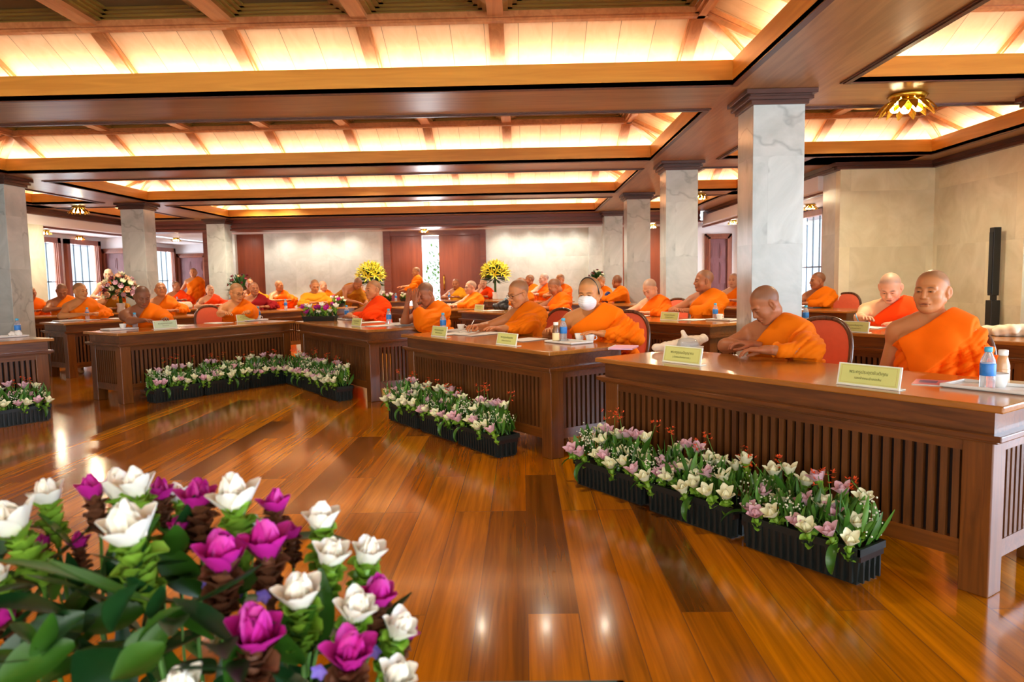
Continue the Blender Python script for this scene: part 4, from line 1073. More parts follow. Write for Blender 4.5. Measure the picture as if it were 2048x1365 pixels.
o4, i4 = front(1062, 'R', .98, 'thin person in spectacles and amber robe writing with an outstretched arm', .10, tone='tan', robe='amber', kind='lean', hyaw=-.18, hpitch=.34, lean=.22,
    rpx=(950, 654), lpx=(985, 662), h=.0085, hh=.0032, seed=10, rh=dict(curl=.7), cshift=(-.06, .05), clabel='red upholstered chair right of the thin person writing')
glasses(o4, i4)
o5, i5 = front(878, 'R', .96, 'person in an orange robe hiding their face in both hands', .25, tone='brown', robe='orange', kind='lean', hyaw=-.12, hpitch=.55, lean=.30,
    re=(-.17, -.36, .79), rw=(-.075, -.395, 1.00), le=(.15, -.40, .80), lw=(.055, -.405, 1.00), h=.009, hh=.0034, seed=13,
    rh=dict(dir=(.16, .10, 1), palm=(.1, 1, 0), curl=.15, spread=.25), lh=dict(dir=(-.16, .10, 1), palm=(-.1, 1, 0), curl=.15, spread=.25), slack=.9, chair=False)
o6, _ = front(757, 'R', .97, 'person in a red orange robe resting folded arms on the desk', .05, girth=1.06, tone='tan', robe='red', kind='round', hyaw=.05, hpitch=.05, lean=.10,
    rw=(.06, -.40, .80), lw=(-.10, -.36, .80), re=(-.24, -.30, .79), le=(.24, -.28, .79), h=.009, hh=.0036, seed=16, rh=dict(dir=(1, -.1, 0), curl=.4), lh=dict(dir=(-1, -.1, 0), curl=.4), cshift=(.36, .02),
    clabel='red upholstered chair between the folded arms person and the person hiding their face')
# front row, left wing
o7, i7 = front(466, 'L', .97, 'bald person in spectacles looking down right, between the corner flowers and the left end', -.10, tone='gold', robe='orange', kind='plain', hyaw=.12, hpitch=.32, lean=.14,
    lpx=(500, 645), rpx=(470, 649), h=.009, hh=.0038, seed=19, cshift=(-.14, .02), clabel='red upholstered chair left of the bald spectacled person'); glasses(o7, i7)
o8, _ = front(276, 'L', .95, 'dark skinned bald person bent over a phone on the left front desk', -.18, girth=1.06, tone='dark', robe='orange', kind='plain', hyaw=-.05, hpitch=.45, lean=.22,
    rpx=(325, 650), lpx=(345, 648), h=.009, hh=.0038, seed=22, chair=False)
# rows behind: fewer cells, shared bodies
A = dict(key='A', h=.015, hh=.0052, lean=.12, hpitch=.15, seed=3)
B_ = dict(key='B', h=.015, hh=.0052, lean=.24, hpitch=.60, seed=5, rw=(-.06, -.42, .815), lw=(.12, -.36, .81))
C_ = dict(key='C', h=.015, hh=.0052, lean=.02, hpitch=-.02, seed=8, rw=(-.14, -.33, .815), lw=(.12, -.30, .81))
D_ = dict(key='D', h=.015, hh=.0052, lean=.10, hyaw=-.75, hpitch=.05, seed=11, rw=(-.12, -.42, .815), lw=(-.02, -.40, .815), girth=1.05)
E_2 = dict(key='E', h=.015, hh=.0052, lean=.03, hyaw=.55, hpitch=.05, seed=14)
G_ = dict(key='G', h=.015, hh=.0052, lean=.12, hpitch=.35, seed=17, both=True)
def rear(px, w, off, label, base, yaw=0, s=1.0, chair=True, clabel=None, ck='r', cshift=(0, 0), **kw):
    q = dict(base); q.update(kw); return seated(px, w, off, label, q, yaw, s, chair, clabel, ck, cshift)
o38, _ = front(1788, 'R', 3.70, 'stout pale person in a red orange robe bending to write behind the nearest desk', .30, girth=1.28, tone='fair', robe='red', kind='round', hyaw=.02, hpitch=.62, lean=.26,
    rpx=(1728, 652), lw=(.14, -.40, .79), h=.011, hh=.004, seed=25, headsc=1.05, chair=False)
rear(1415, 'R', 3.72, 'person in an amber robe turned left, hands joined, by the big column', dict(D_, key='D2', h=.011, hh=.0042), .15, 1.04, tone='brown', robe='amber', chair=False)
rear(1316, 'R', 3.72, 'person in an orange robe looking down, left of the person turned sideways', dict(B_, key='B2', h=.011, hh=.0042), .10, .98, tone='fair', robe='bright', clabel='wooden framed chair behind the person looking down, left of the big column')
rear(1128, 'R', 3.75, 'short haired person looking down left, just left of the masked person', dict(B_, key='B3', hyaw=-.4, h=.012, hh=.0045), -.1, 1.0, tone='brown', robe='bright', chair=False)
rear(1048, 'R', 4.3, 'dark haired person half hidden behind the thin person writing', D_, 0, 1.0, tone='brown', robe='amber', chair=False)
o25, i25 = rear(948, 'R', 3.72, 'bald pale person in spectacles, left of the black bag', dict(D_, key='D3', hyaw=-.35, h=.012, hh=.0045), .1, .97, tone='fair', robe='orange', chair=False); glasses(o25, i25)
rear(1640, 'R', 6.60, 'person in an amber robe beside a red chair, seen right of the biggest column', D_, .1, 1.0, tone='brown', robe='amber', clabel='red upholstered chair against the cream wall, right of the biggest column', cshift=(.20, .02))
rear(1468, 'R', 7.1, 'pale person peeking out at the left edge of the biggest column', C_, .3, 1.0, tone='fair', robe='orange', clabel='red upholstered chair seen between the two right columns', cshift=(-.3, 0))
rear(1246, 'R', 6.5, 'person in an amber robe seen from the side, in front of the third right column', dict(D_, key='H', hyaw=-1.15, lean=.16), -.5, 1.02, tone='brown', robe='amber', chair=False)
rear(1208, 'R', 7.3, 'person in orange mostly hidden behind the masked person', A, .0, 1.0, tone='tan', robe='orange', clabel='dark chair behind the masked person', ck='r')
rear(1064, 'R', 7.1, 'bald person in bright orange, first from the right hand yellow flowers', D_, .2, 1.05, tone='brown', robe='bright', chair=False)
rear(1091, 'R', 7.05, 'pale bald person in bright orange, second from the right hand yellow flowers', D_, .5, 1.07, tone='pale', robe='bright', chair=False)
rear(1126, 'R', 6.92, 'bald person in orange just above the short haired person looking down', A, .2, 1.05, tone='tan', robe='bright', chair=False)
rear(913, 'C', .98, 'smiling person in an amber robe seated right of the double door', A, -.1, 1.0, tone='brown', robe='gold', clabel='chair under the smiling person by the double door')
rear(968, 'C', .98, 'person in orange with hands raised to the chin, below the yellow flowers', dict(key='I', h=.015, hh=.0052, lean=.1, hpitch=.2, seed=9, re=(-.2, -.32, .79), rw=(-.06, -.33, 1.0), rh=dict(dir=(.4, .1, 1), palm=(0, 1, 0), curl=.6)), -.1, 1.0, tone='fair', robe='red', clabel='chair under the person below the yellow flowers')
# left wing, rows behind
rear(160, 'L', 3.80, 'person in an orange robe gazing right, behind the left front desk', dict(E_2, key='E2', h=.012, hh=.0045), -.25, 1.03, tone='gold', robe='orange', chair=False)
rear(322, 'L', 3.80, 'person in an orange robe with the head tipped back', dict(key='J', h=.012, hh=.0045, lean=0, hpitch=-.28, hyaw=-.1, seed=21), -.25, 1.02, tone='tan', robe='orange', chair=False)
rear(122, 'L', 6.62, 'person looking down at a pen, half hidden at the left', B_, -.3, 1.05, tone='brown', robe='orange', chair=False)
rear(60, 'L', 7.4, 'person in orange mostly hidden by the leftmost column', A, -.2, 1.0, tone='brown', robe='bright', chair=False)
rear(212, 'L', 6.62, 'person in a brown gold robe seated behind the big mixed bouquet', A, -.2, 1.0, tone='gold', robe='brown', chair=False)
rear(508, 'L', 3.85, 'person in a maroon robe, right of the bald spectacled person', dict(C_, key='C2', h=.012, hh=.0045), -.35, 1.0, tone='brown', robe='maroon', chair=False)
rear(628, 'L', 3.85, 'person wrapped in a gold robe over both shoulders, reading', dict(G_, h=.012, hh=.0045), -.45, 1.03, tone='tan', robe='gold', chair=False)
rear(420, 'L', 6.6, 'person in a red robe facing the camera, left of the fourth left column', C_, -.35, .97, tone='fair', robe='red', clabel='dark chair behind the person in a red robe')
rear(352, 'L', 9.75, 'person in a red orange robe looking right in front of the left window', E_2, -.3, 1.05, tone='brown', robe='red', chair=False)
rear(500, 'L', 7.2, 'grey haired person in orange behind the person in maroon', C_, -.35, 1.06, tone='brown', robe='orange', chair=False)
rear(558, 'L', 6.7, 'person in orange looking right, alone before the pale marble wall', E_2, -.3, 1.02, tone='tan', robe='bright', clabel='chair under the person looking right before the pale wall')
rear(646, 'L', 6.6, 'bald head just right of the person wrapped in gold', E_2, -.3, 1.0, tone='fair', robe='orange', chair=False)
rear(720, 'L', 6.5, 'pale person in pink orange between the bending person and the red robed person', A, -.5, .95, tone='pale', robe='bright', chair=False)
# standing figures
def standing(px, Y, label, yaw, pose, s=1.0):
    p = aty(px, 560, Y); return add_person(p[0], Y, yaw, label, dict(pose, stand=True), s)
SP = dict(h=.015, hh=.0052)
standing(388, 18.6, 'person standing in an orange robe in front of the far left door', .2, dict(SP, key='S1', tone='tan', robe='orange', rw=(-.26, -.02, .80), lw=(.26, -.10, .86), lean=.02, seed=2), 1.02)
standing(218, 14.8, 'pale person standing behind the big mixed bouquet', .35, dict(SP, key='S2', tone='pale', robe='amber', rw=(-.12, -.25, 1.02), lw=(.10, -.25, 1.02), lean=.03, seed=6), .98)
standing(836, 18.7, 'person in orange standing in profile by the double door, hand on a chair', -1.35, dict(SP, key='S3', tone='tan', robe='orange', rw=(-.16, -.42, 1.10), lw=(.10, -.40, 1.02), lean=.06, hpitch=.15, seed=12, rh=dict(curl=.3)), .97)
standing(683, 15.6, 'person in a brown gold robe bending low over a desk', .95, dict(SP, key='S4', tone='brown', robe='brown', rw=(-.14, -.62, .80), lw=(.14, -.60, .80), lean=.95, hpitch=.9, seed=15), 1.0)
p = aty(805, 560, 18.4); place_chair(p[0], p[1], 2.2, 'maroon upholstered chair by the standing person at the double door', 'p')
# the white mask with its dark strap
R = i3['Rh']; c = i3['head']; s_ = 1.03
mv = Vol((-.09, -.15, -.14), (.09, .0, .04), .0032)
mv.ell((0, -.062, -.048), (.069, .055, .062), 0); mv.cap((0, -.106, -.028), (0, -.112, -.05), .012, .016, .03)
X, Y, Z = mv.ax[0][:, None, None], mv.ax[1][None, :, None], mv.ax[2][None, None, :]
mv.D = np.maximum(mv.D+.0006*np.sin(Z*420)+0*X, np.maximum(Y+.040-.0*X, Z-.004+.45*np.abs(X)*.5)).astype(F4); mv.D = np.maximum(mv.D, -Z-.112)
mP, mQ = mv.mesh(); mm = to_mesh('face_mask', (mP*np.array([1.06, 1.04, 1.12])*s_) @ R.T+c, mQ, MT['mask']); mo = bpy.data.objects.new('face_mask', mm); COL.objects.link(mo); mo.parent = o3; mo['label'] = 'white surgical face mask'
b = MB(); b.tube([R @ (np.array((.084*math.cos(a), -.015, -.01+.136*math.sin(a)))*s_)+c for a in [math.pi*k/20 for k in range(21)]], .005, 6)
q = b.build('head_strap', MT['glassf'], o3, True)
# ------------------------------------------------------------------ things on the desks
TZ = .7505
def ondesk(p, m=.06):
    """keep a thing inside the nearest desk top"""
    best = None
    for x, y, rz in DESKS:
        c, sn = math.cos(-rz), math.sin(-rz); u, v = c*(p[0]-x)-sn*(p[1]-y), sn*(p[0]-x)+c*(p[1]-y)
        uu, vv = max(-DL/2+m, min(DL/2-m, u)), max(-DD/2+min(m, .05), min(DD/2-min(m, .10), v)); e = math.hypot(u-uu, v-vv)
        if best is None or e < best[0]: best = (e, x+math.cos(rz)*uu-math.sin(rz)*vv, y+math.sin(rz)*uu+math.cos(rz)*vv)
    return (best[1], best[2], p[2])
PROT = {}
def put(kind, maker, px, py, rz, label, group, z=TZ, s=1.0, xy=None):
    p = ondesk(at(px, py, z), .17 if kind == 'tray' else .13 if kind in ('paper', 'plA', 'plB', 'plG') else .05) if xy is None else (*xy, z)
    if kind not in PROT:
        t = maker(); PROT[kind] = t; t.location = p; t.rotation_euler = (0, 0, rz); t.scale = (s, s, s); tag(t, label, None, group); return t
    return dup(PROT[kind], p, rz, label, group, s)
def mk_bottle():
    t = empty('water_bottle', cat='bottle')
    b = MB(); b.lathe([(0, 0), (.024, 0), (.028, .006), (.0285, .05), (.0275, .09), (.029, .105), (.026, .128), (.015, .152), (.0125, .157), (.0125, .166)], 20); b.build('bottle_body', MT['pet'], t, True)
    b = MB(); b.lathe([(.0287, .062), (.0292, .064), (.0296, .11), (.0287, .112)], 20); b.build('label_band', MT['label'], t, True)
    b = MB(); b.lathe([(.014, .160), (.0152, .161), (.0152, .178), (.013, .180)], 16); b.build('bottle_cap', MT['cap'], t, True)
    return t
def mk_glassbottle(fill, lab):
    def f():
        t = empty('drink_bottle', cat='bottle')
        b = MB(); b.lathe([(0, 0), (.025, 0), (.027, .006), (.027, .085), (.020, .112), (.0165, .130)], 20); b.build('bottle_body', fill, t, True)
        b = MB(); b.lathe([(.0272, .012), (.0278, .014), (.0278, .068), (.0272, .070)], 20); b.build('label_band', lab, t, True)
        b = MB(); b.lathe([(.0185, .128), (.0195, .130), (.0195, .150), (.017, .152)], 16); b.build('bottle_cap', MT['white'], t, True)
        return t
    return f
def mk_cup():
    t = empty('cup', cat='cup')
    b = MB(); b.lathe([(0, 0), (.022, 0), (.026, .004), (.036, .05), (.038, .062), (.0355, .062), (.033, .045), (.024, .012), (0, .010)], 20); b.build('cup_body', MT['white'], t, True)
    b = MB(); b.tube([(.034, 0, .048), (.052, 0, .046), (.055, 0, .03), (.044, 0, .018), (.029, 0, .018)], .0035, 6); b.build('handle', MT['white'], t, True)
    return t
def mk_tray():
    t = empty('tray', cat='tray'); b = MB()
    b.frustum(0, .004, (.150, .095), (.154, .099)); a, c = .150, .095
    for x0, x1, y0, y1 in ((-a-.012, a+.012, -c-.012, -c+.002), (-a-.012, a+.012, c-.002, c+.012), (-a-.012, -a+.002, -c, c), (a-.002, a+.012, -c, c)): b.box(x0, x1, y0, y1, .004, .017)
    b.build('tray_body', MT['tray'], t, bevel=.003); return t
def mk_paper():
    t = empty('papers', cat='papers'); b = MB()
    for k in range(4): a = .02*k; R = rotm(a); b.box(-.105, .105, -.148, .148, .0012*k, .0012*k+.001, 0, R, np.array((.004*k, -.003*k, 0)))
    b.build('sheet_stack', MT['paper'], t); return t
TX1, TX2 = 'พระครูประยุตขันติคุณ', 'รองเจ้าคณะอำเภอเถิน'
def mk_plate(card, l1, l2):
    def f():
        t = empty('nameplate', cat='nameplate'); til = .22
        b = MB(); R = rotm(0, -til)
        b.box(-.125, .125, -.003, .003, .0, .088, 0, R); b.box(-.125, .125, -.006, .045, .0, .003); b.build('acrylic_holder', MT['acryl'], t, bevel=.001)
        b = MB(); b.box(-.117, .117, -.0042, -.0031, .008, .083, 0, R); b.build('card', card, t)
        b = MB()
        for q in ((-.110, .110, .0785, .0795), (-.110, .110, .012, .013), (-.110, -.109, .012, .0795), (.109, .110, .012, .0795)): b.box(q[0], q[1], -.0047, -.0041, q[2], q[3], 0, R)
        b.build('card_border', MT['inkb'], t)
        for txt, z, sz in ((l1, .050, .018), (l2, .028, .0125)):
            cu = bpy.data.curves.new('lettering', 'FONT'); cu.body = txt; cu.align_x = 'CENTER'; cu.size = sz; cu.extrude = .0002; cu.materials.append(MT['ink'])
            o = bpy.data.objects.new('lettering', cu); COL.objects.link(o); o.parent = t; p = R @ np.array((0, -.0052, z)); o.location = p; o.rotation_euler = (math.pi/2-til, 0, 0); bpy.context.view_layer.update(); me = bpy.data.meshes.new_from_object(o.evaluated_get(bpy.context.evaluated_depsgraph_get())); o2 = bpy.data.objects.new('lettering', me); COL.objects.link(o2); o2.parent = t; o2.location = p; o2.rotation_euler = (math.pi/2-til, 0, 0); bpy.data.objects.remove(o)
        return t
    return f
G_B, G_C, G_T, G_P, G_N = 'small water bottles with blue labels', 'white cups', 'white trays on the desks', 'papers on the desks', 'name plates facing the open floor'
R_, L_ = TH['R'], TH['L']
# name plates
put('plA', mk_plate(MT['card'], TX1, TX2), 1734, 775, R_, 'large yellow name plate in front of the stern person', G_N, s=1.12)
put('plB', mk_plate(MT['card'], 'พระครูอุดมปัญญาคม', '( เจ้าคณะอำเภอเกาะคา )'), 1362, 728, R_, 'yellow name plate on the nearest desk, in front of the white bouquet', G_N, s=1.12)
PLG = mk_plate(MT['cardg'], 'พระครูสุนทรธรรมคุณ', 'เจ้าคณะอำเภอ')
for i, (px, py, w, lab) in enumerate(((877, 674, R_, 'yellow name plate at the left end of the masked person\'s desk'), (1012, 691, R_, 'yellow name plate in front of the thin writing person'),
        (712, 653, R_, 'yellow name plate in front of the person with folded arms'), (645, 641, R_, 'small name plate right of the corner flowers'),
        (492, 643, L_, 'yellow name plate before the bald spectacled person'), (1338, 641, R_, 'yellow name plate left of the big column, second row'),
        (935, 620, R_, 'yellow name plate in front of the pale spectacled person'), (1706, 665, R_, 'yellow name plate beside the stout person writing'))):
    put('plB', None, px, py, w, lab, G_N, s=1.05)
put('plG', PLG, 332, 658, L_, 'pale green name plate in front of the person with a phone', G_N, s=1.1)
# trays, bottles, cups
ITEMS = [
 ('tray', 1985, 778, R_, 'tray at the right end of the nearest desk'), ('tray', 1137, 686, R_, 'tray in front of the masked person'), ('tray', 893, 661, R_, 'tray behind the left name plate of the masked person\'s desk'),
 ('tray', 800, 650, R_, 'tray right of the folded arms person'), ('tray', 668, 636, R_, 'tray right of the corner flowers'), ('tray', 226, 659, L_, 'tray at the left end of the left front desk'),
 ('tray', 540, 637, L_, 'tray left of the corner flowers'), ('tray', 44, 672, L_, 'tray on the desk cut by the left edge'), ('tray', 125, 642, L_, 'tray on the second desk from the left edge'),
 ('tray', 1460, 640, R_, 'tray at the left edge of the biggest column'), ('tray', 1652, 613, R_, 'tray in front of the person by the red chair at the cream wall'),
 ('bottle', 1974, 781, 0, 'bottle in front of the stern person'), ('bottle', 1127, 683, 0, 'bottle beside a coffee bottle in front of the masked person'), ('bottle', 858, 661, 0, 'bottle between two name plates near the hidden face person'),
 ('bottle', 778, 650, 0, 'bottle right of the folded arms person'), ('bottle', 648, 634, 0, 'bottle right of the corner flowers'), ('bottle', 229, 655, 0, 'bottle at the elbow of the person with a phone'),
 ('bottle', 551, 635, 0, 'bottle left of the corner flowers'), ('bottle', 50, 668, 0, 'bottle on the desk cut by the left edge'), ('bottle', 123, 638, 0, 'bottle on the second desk from the left edge'),
 ('bottle', 1449, 638, 0, 'bottle in front of the person turned sideways'), ('bottle', 1638, 646, 0, 'bottle just right of the biggest column'), ('bottle', 1637, 612, 0, 'bottle in front of the person by the cream wall'),
 ('bottle', 1090, 616, 0, 'bottle left of the short haired person looking down'), ('bottle', 1383, 611, 0, 'bottle left of the person turned sideways, row behind'), ('bottle', 76, 625, 0, 'bottle between the leftmost column and the person with a pen'),
 ('bottle', 411, 612, 0, 'bottle in front of the person in a red robe'), ('bottle', 508, 617, 0, 'bottle in front of the person in maroon'), ('bottle', 560, 598, 0, 'bottle left of the turquoise bundle'),
 ('bottle', 690, 604, 0, 'bottle under the bending person'), ('bottle', 784, 594, 0, 'bottle left of the lotus flowers by the door'), ('bottle', 833, 594, 0, 'bottle right of the lotus flowers by the door'), ('bottle', 917, 594, 0, 'bottle in front of the smiling person'),
 ('cup', 1159, 683, .6, 'cup on the masked person\'s tray'), ('cup', 905, 660, .3, 'cup right of the hidden face person\'s bottle'), ('cup', 812, 648, .5, 'cup on the tray of the folded arms person'),
 ('cup', 672, 634, .2, 'cup on the tray right of the corner flowers'), ('cup', 534, 636, .4, 'cup left of the corner flowers'), ('cup', 1997, 776, .9, 'cup behind the bottle at the nearest desk\'s right end'),
 ('cup', 1463, 638, .4, 'cup at the left edge of the biggest column'), ('cup', 1655, 611, .4, 'cup on the tray by the cream wall'), ('cup', 213, 657, 2.4, 'cup at the left end of the left front desk'),
 ('cup', 1180, 685, .2, 'second cup on the masked person\'s tray'), ('cup', 950, 612, .2, 'cup beside the pale spectacled person'), ('cup', 1122, 615, .2, 'cup in front of the short haired person looking down'),
 ('paper', 960, 668, R_+.1, 'thick white papers in front of the thin writing person'), ('paper', 1052, 680, R_+.15, 'printed papers left of the masked person\'s hand'), ('paper', 742, 645, R_-.1, 'papers under the folded arms'),
 ('paper', 762, 652, R_+.2, 'papers left of the bottle of the folded arms person'), ('paper', 905, 668, R_, 'papers just right of the leftmost name plate of the masked person\'s desk'), ('paper', 310, 650, L_+.1, 'papers under the hands of the person with a phone'),
 ('paper', 425, 646, L_, 'papers at the elbow of the bald spectacled person'), ('paper', 165, 640, L_, 'papers in front of the person with a flat gaze'), ('paper', 212, 637, L_+.2, 'papers at the right end of the second desk from the left'),
 ('paper', 1388, 640, R_, 'papers under the joined hands left of the biggest column'), ('paper', 1745, 655, R_+.1, 'papers the stout person writes on'), ('paper', 985, 622, R_, 'papers left of the black bag'),
 ('paper', 1290, 632, R_, 'papers in front of the person looking down left of the column'), ('paper', 655, 610, L_, 'white papers before the person wrapped in gold'), ('paper', 430, 612, L_, 'papers beside the person in a red robe'),
]
MK = dict(tray=('tray', mk_tray, G_T, 'white plastic '), bottle=('bottle', mk_bottle, G_B, 'blue labelled water '), cup=('cup', mk_cup, G_C, 'white handled '), paper=('paper', mk_paper, G_P, ''))
for kind, px, py, rz, lab in ITEMS:
    k, mk, g, pre = MK[kind]; put(k, mk, px, py, rz, pre+lab, g, s=1.4 if lab.startswith('thick') else 1.0)
put('milk', mk_glassbottle(MT['milk'], MT['milk']), 2004, 770, 0, 'milk tea bottle with white cap behind the water bottle on the nearest desk', None)
put('coffee', mk_glassbottle(MT['coffee'], MT['ylabel']), 1112, 684, 0, 'coffee bottle with a cream label in front of the masked person', None)
# odd things
def one(name, label, cat, p, rz=0): t = empty(name, p, rz, label, cat); return t
p = at(1890, 768, TZ); t = one('brochure', 'pink and white printed brochure lying beside the nearest water bottle', 'brochure', p, R_+.35)
b = MB(); b.box(-.12, .12, -.085, .085, 0, .003); b.build('pages', MT['paper'], t)
b = MB(); b.box(-.119, .02, -.084, .084, .003, .0036); b.build('printed_cover', MT['paperc'], t); b = MB(); b.box(-.10, -.03, -.03, .05, .0036, .0042); b.build('photo', plain('printed_photo', (110, 96, 130), .5), t)
p = at(1248, 697, TZ); t = one('notebook', 'pink spiral notebook at the left end of the nearest desk', 'notebook', p, R_+.6)
b = MB(); b.box(-.08, .08, -.11, .11, 0, .012); b.build('cover', MT['pinkp'], t, bevel=.002)
b = MB(); [b.tube([(-.083+.006*math.cos(a), -.10+.0105*k, .006+.008*math.sin(a)) for a in [2*math.pi*i/8 for i in range(8)]], .0012, 4, closed=True) for k in range(20)]; b.build('spiral_binding', MT['acryl'], t)
def blob(name, label, cat, p, rz, prims, mat, h=.006, wob=.004, f=60, parent=None):
    v = Vol((-.30, -.30, -.02), (.30, .30, .28), h)
    for q in prims: v.cap(*q[:4], k=.02) if len(q) == 4 else v.ell(q[0], q[1], .025)
    X, Y, Z = v.ax[0][:, None, None], v.ax[1][None, :, None], v.ax[2][None, None, :]
    v.D = np.maximum(v.D+(wob*(np.sin(X*f+Z*f*.7)*np.sin(Y*f*.8+X*20)+.5*np.sin(Y*f*1.3-Z*f))).astype(F4), -Z+0*X).astype(F4)
    P, Q = v.mesh(); me = to_mesh(name, P, Q, mat); o = bpy.data.objects.new(name, me); COL.objects.link(o); o.location = ondesk(p, .1); o.rotation_euler = (0, 0, rz); tag(o, label, cat); return o
blob('cloth_bundle', 'turquoise cloth bundle on the desk between the maroon and the gold robed persons', 'bag', at(548, 613, TZ), L_, [((-.12, 0, .05), (.14, 0, .09), .06, .09), ((.05, .02, .12), (.16, .05, .14), .05, .03), ((-.18, -.05, .02), (-.05, -.02, .05), .03, .04)], MT['turq'], wob=.007)
blob('cloth_bundle', 'navy blue cloth bundle beside the masked person\'s ear, on the desk behind', 'bag', at(1213, 606, TZ), R_, [((-.03, 0, .06), (.05, 0, .16), .07, .05)], MT['navy'])
blob('handbag', 'black cloth bag with a small floral pattern on the desk behind the thin writing person', 'bag', at(1020, 619, TZ), R_, [((-.16, 0, .05), (.12, 0, .05), .05, .06), ((.0, .0, .08), (.12, .02, .13), .06, .04)], MT['black'])
blob('tissue_heap', 'crumpled white tissues on the desk cut by the left edge', 'tissue', at(32, 668, TZ), 0, [((-.03, 0, .02), (.04, 0, .03), .03, .03)], MT['white'], h=.005, wob=.006, f=120)
blob('cloth_bundle', 'beige cloth bag lying on the desk behind the stern person, near the loudspeaker', 'bag', at(2008, 672, TZ), R_, [((-.14, 0, .03), (.16, .02, .05), .04, .05), ((-.02, -.05, .03), (.08, -.04, .05), .035, .04)], MT['beige'], wob=.006)
blob('cloth_bundle', 'beige bag standing on the desk in front of the person in a red robe', 'bag', at(397, 620, TZ), L_, [((-.14, 0, .06), (.12, 0, .06), .06, .06), ((-.14, 0, .10), (.12, 0, .10), .05, .05)], MT['beige'])
blob('cloth_bundle', 'folded purple cloth near the person in red by the left window', 'cloth', at(376, 604, TZ), 0, [((-.08, 0, .03), (.10, 0, .04), .04, .04)], MT['purple'])
blob('towel', 'wrapped white bouquet lying at the left end of the nearest desk', 'bouquet', at(1300, 697, TZ), R_+1.1, [((-.16, .0, .03), (.10, .02, .045), .022, .05), ((.05, .0, .06), (.02, -.02, .13), .03, .012), ((.08, .03, .05), (.19, .06, .07), .04, .03)], MT['beige'], h=.0045, wob=.004, f=90)
t = one('food_box', 'clear plastic box with a domed lid behind the nearest left name plate', 'box', at(1375, 703, TZ), R_)
b = MB(); b.frustum(0, .035, (.07, .06), (.08, .07)); b.build('box_base', MT['acryl'], t, bevel=.004)
b = MB(); b.lathe([(.078, .035), (.076, .05), (.06, .075), (.03, .088), (0, .09)], 20); b.build('domed_lid', MT['pet'], t, True)
b = MB(); b.box(-.055, .055, -.04, .04, .002, .055); b.build('wrapped_food', MT['white'], t, bevel=.01)
p = at(350, 648, TZ+.02); t = one('phone', 'black phone between the hands of the bent over bald person', 'phone', at(338, 650, TZ), L_)
b = MB(); b.box(-.075, .075, -.038, .038, 0, .009); b.build('case', MT['black'], t, bevel=.004); b = MB(); b.box(-.07, .07, -.034, .034, .009, .0095); b.build('screen', plain('phone_screen', (12, 14, 18), .1), t)
def pen(px, py, z, d, label, mat='white'):
    p = ondesk(at(px, py, z), .02); t = one('pen', label, 'pen', p); d = np.array(d, float)/np.linalg.norm(d)
    b = MB(); b.tube([(0, 0, 0), d*.012, d*.125], [.0008, .004, .004], 8); b.build('barrel', MT[mat], t, True); b = MB(); b.tube([d*.126, d*.135], .0042, 8); b.build('end_cap', MT['navy'], t, True)
pen(934, 657, .7515, (.3, .5, .55), 'white pen in the outstretched hand of the thin person', 'white')
pen(1722, 657, .765, (-.2, .2, .7), 'blue tinted pen of the stout person', 'cap')
pen(96, 628, .765, (-.3, .3, .8), 'white pen of the person at far left')

# ------------------------------------------------------------------ flowers
rnd = random.Random(11)
def curcuma(name, par, base, axis, size, mat, bmat, big=False, stem_to=None, bract_h=1.1):
    """a tulip like head of curved petals over a cone of cupped bracts"""
    ax = np.array(axis, float); ax /= np.linalg.norm(ax); s1 = np.cross(ax, (0, 0, 1) if abs(ax[2]) < .9 else (0, 1, 0)); s1 /= np.linalg.norm(s1); s2 = np.cross(ax, s1)
    base = np.array(base, float); b = MB(); rings = ((0, 4, .10, 1.0), (.5, 5, .28, 1.0), (.2, 5, .55, .9)) if big else ((0, 4, .2, .9), (.5, 5, .58, 1.0))
    for ph, n, tilt, L in rings:
        for k in range(n):
            a = 2*math.pi*(k+ph)/n+rnd.uniform(-.12, .12); o = s1*math.cos(a)+s2*math.sin(a); tt = tilt+rnd.uniform(-.1, .12)
            d = ax*math.cos(tt*1.0)+o*math.sin(tt*1.0)
            b.petal(base+o*size*.08, d, -o, size*L*rnd.uniform(.88, 1.08), size*.60, (.35 if tilt < .5 else -.05), 0, n=7 if big else 5, tip=.6, cup=.5)
    f = b.build(name, mat, par, True)
    if bmat is not None:
        b = MB(); H = size*bract_h
        for j, q in enumerate((.05, .3, .55, .8, 1.0) if big else (.1, .55, 1.0)):
            n = 6 if big else 4
            for k in range(n):
                a = 2*math.pi*(k+.5*j)/n+rnd.uniform(-.3, .3); o = s1*math.cos(a)+s2*math.sin(a); p = base-ax*H*q
                b.petal(p+o*size*.03, ax*.85+o*rnd.uniform(.55, 1.0), ax, size*rnd.uniform(.44, .60), size*.54, rnd.uniform(-.6, .3), 0, n=5, tip=.6, cup=.6)
        b.tube([base-ax*H*1.1, base+ax*size*.1], [size*.09, size*.17], 7); b.build('bract', bmat, f, True)
    if stem_to is not None:
        b = MB(); e = base-ax*size*bract_h; m = (e+np.array(stem_to))/2+np.array((rnd.uniform(-.02, .02), rnd.uniform(-.02, .02), .01)); b.tube([e, m, stem_to], size*.055, 6); b.build('stem', MT['stem'], f, True)
    return f
def leaf(par, base, d, ln, w, curl=.5, mat='leaf', up=(0, 0, 1), name='leaf'):
    b = MB(); b.petal(base, d, up, ln, w*.72, curl, 0, n=9, tip=1, cup=.45); return b.build(name, MT[mat], par, True)
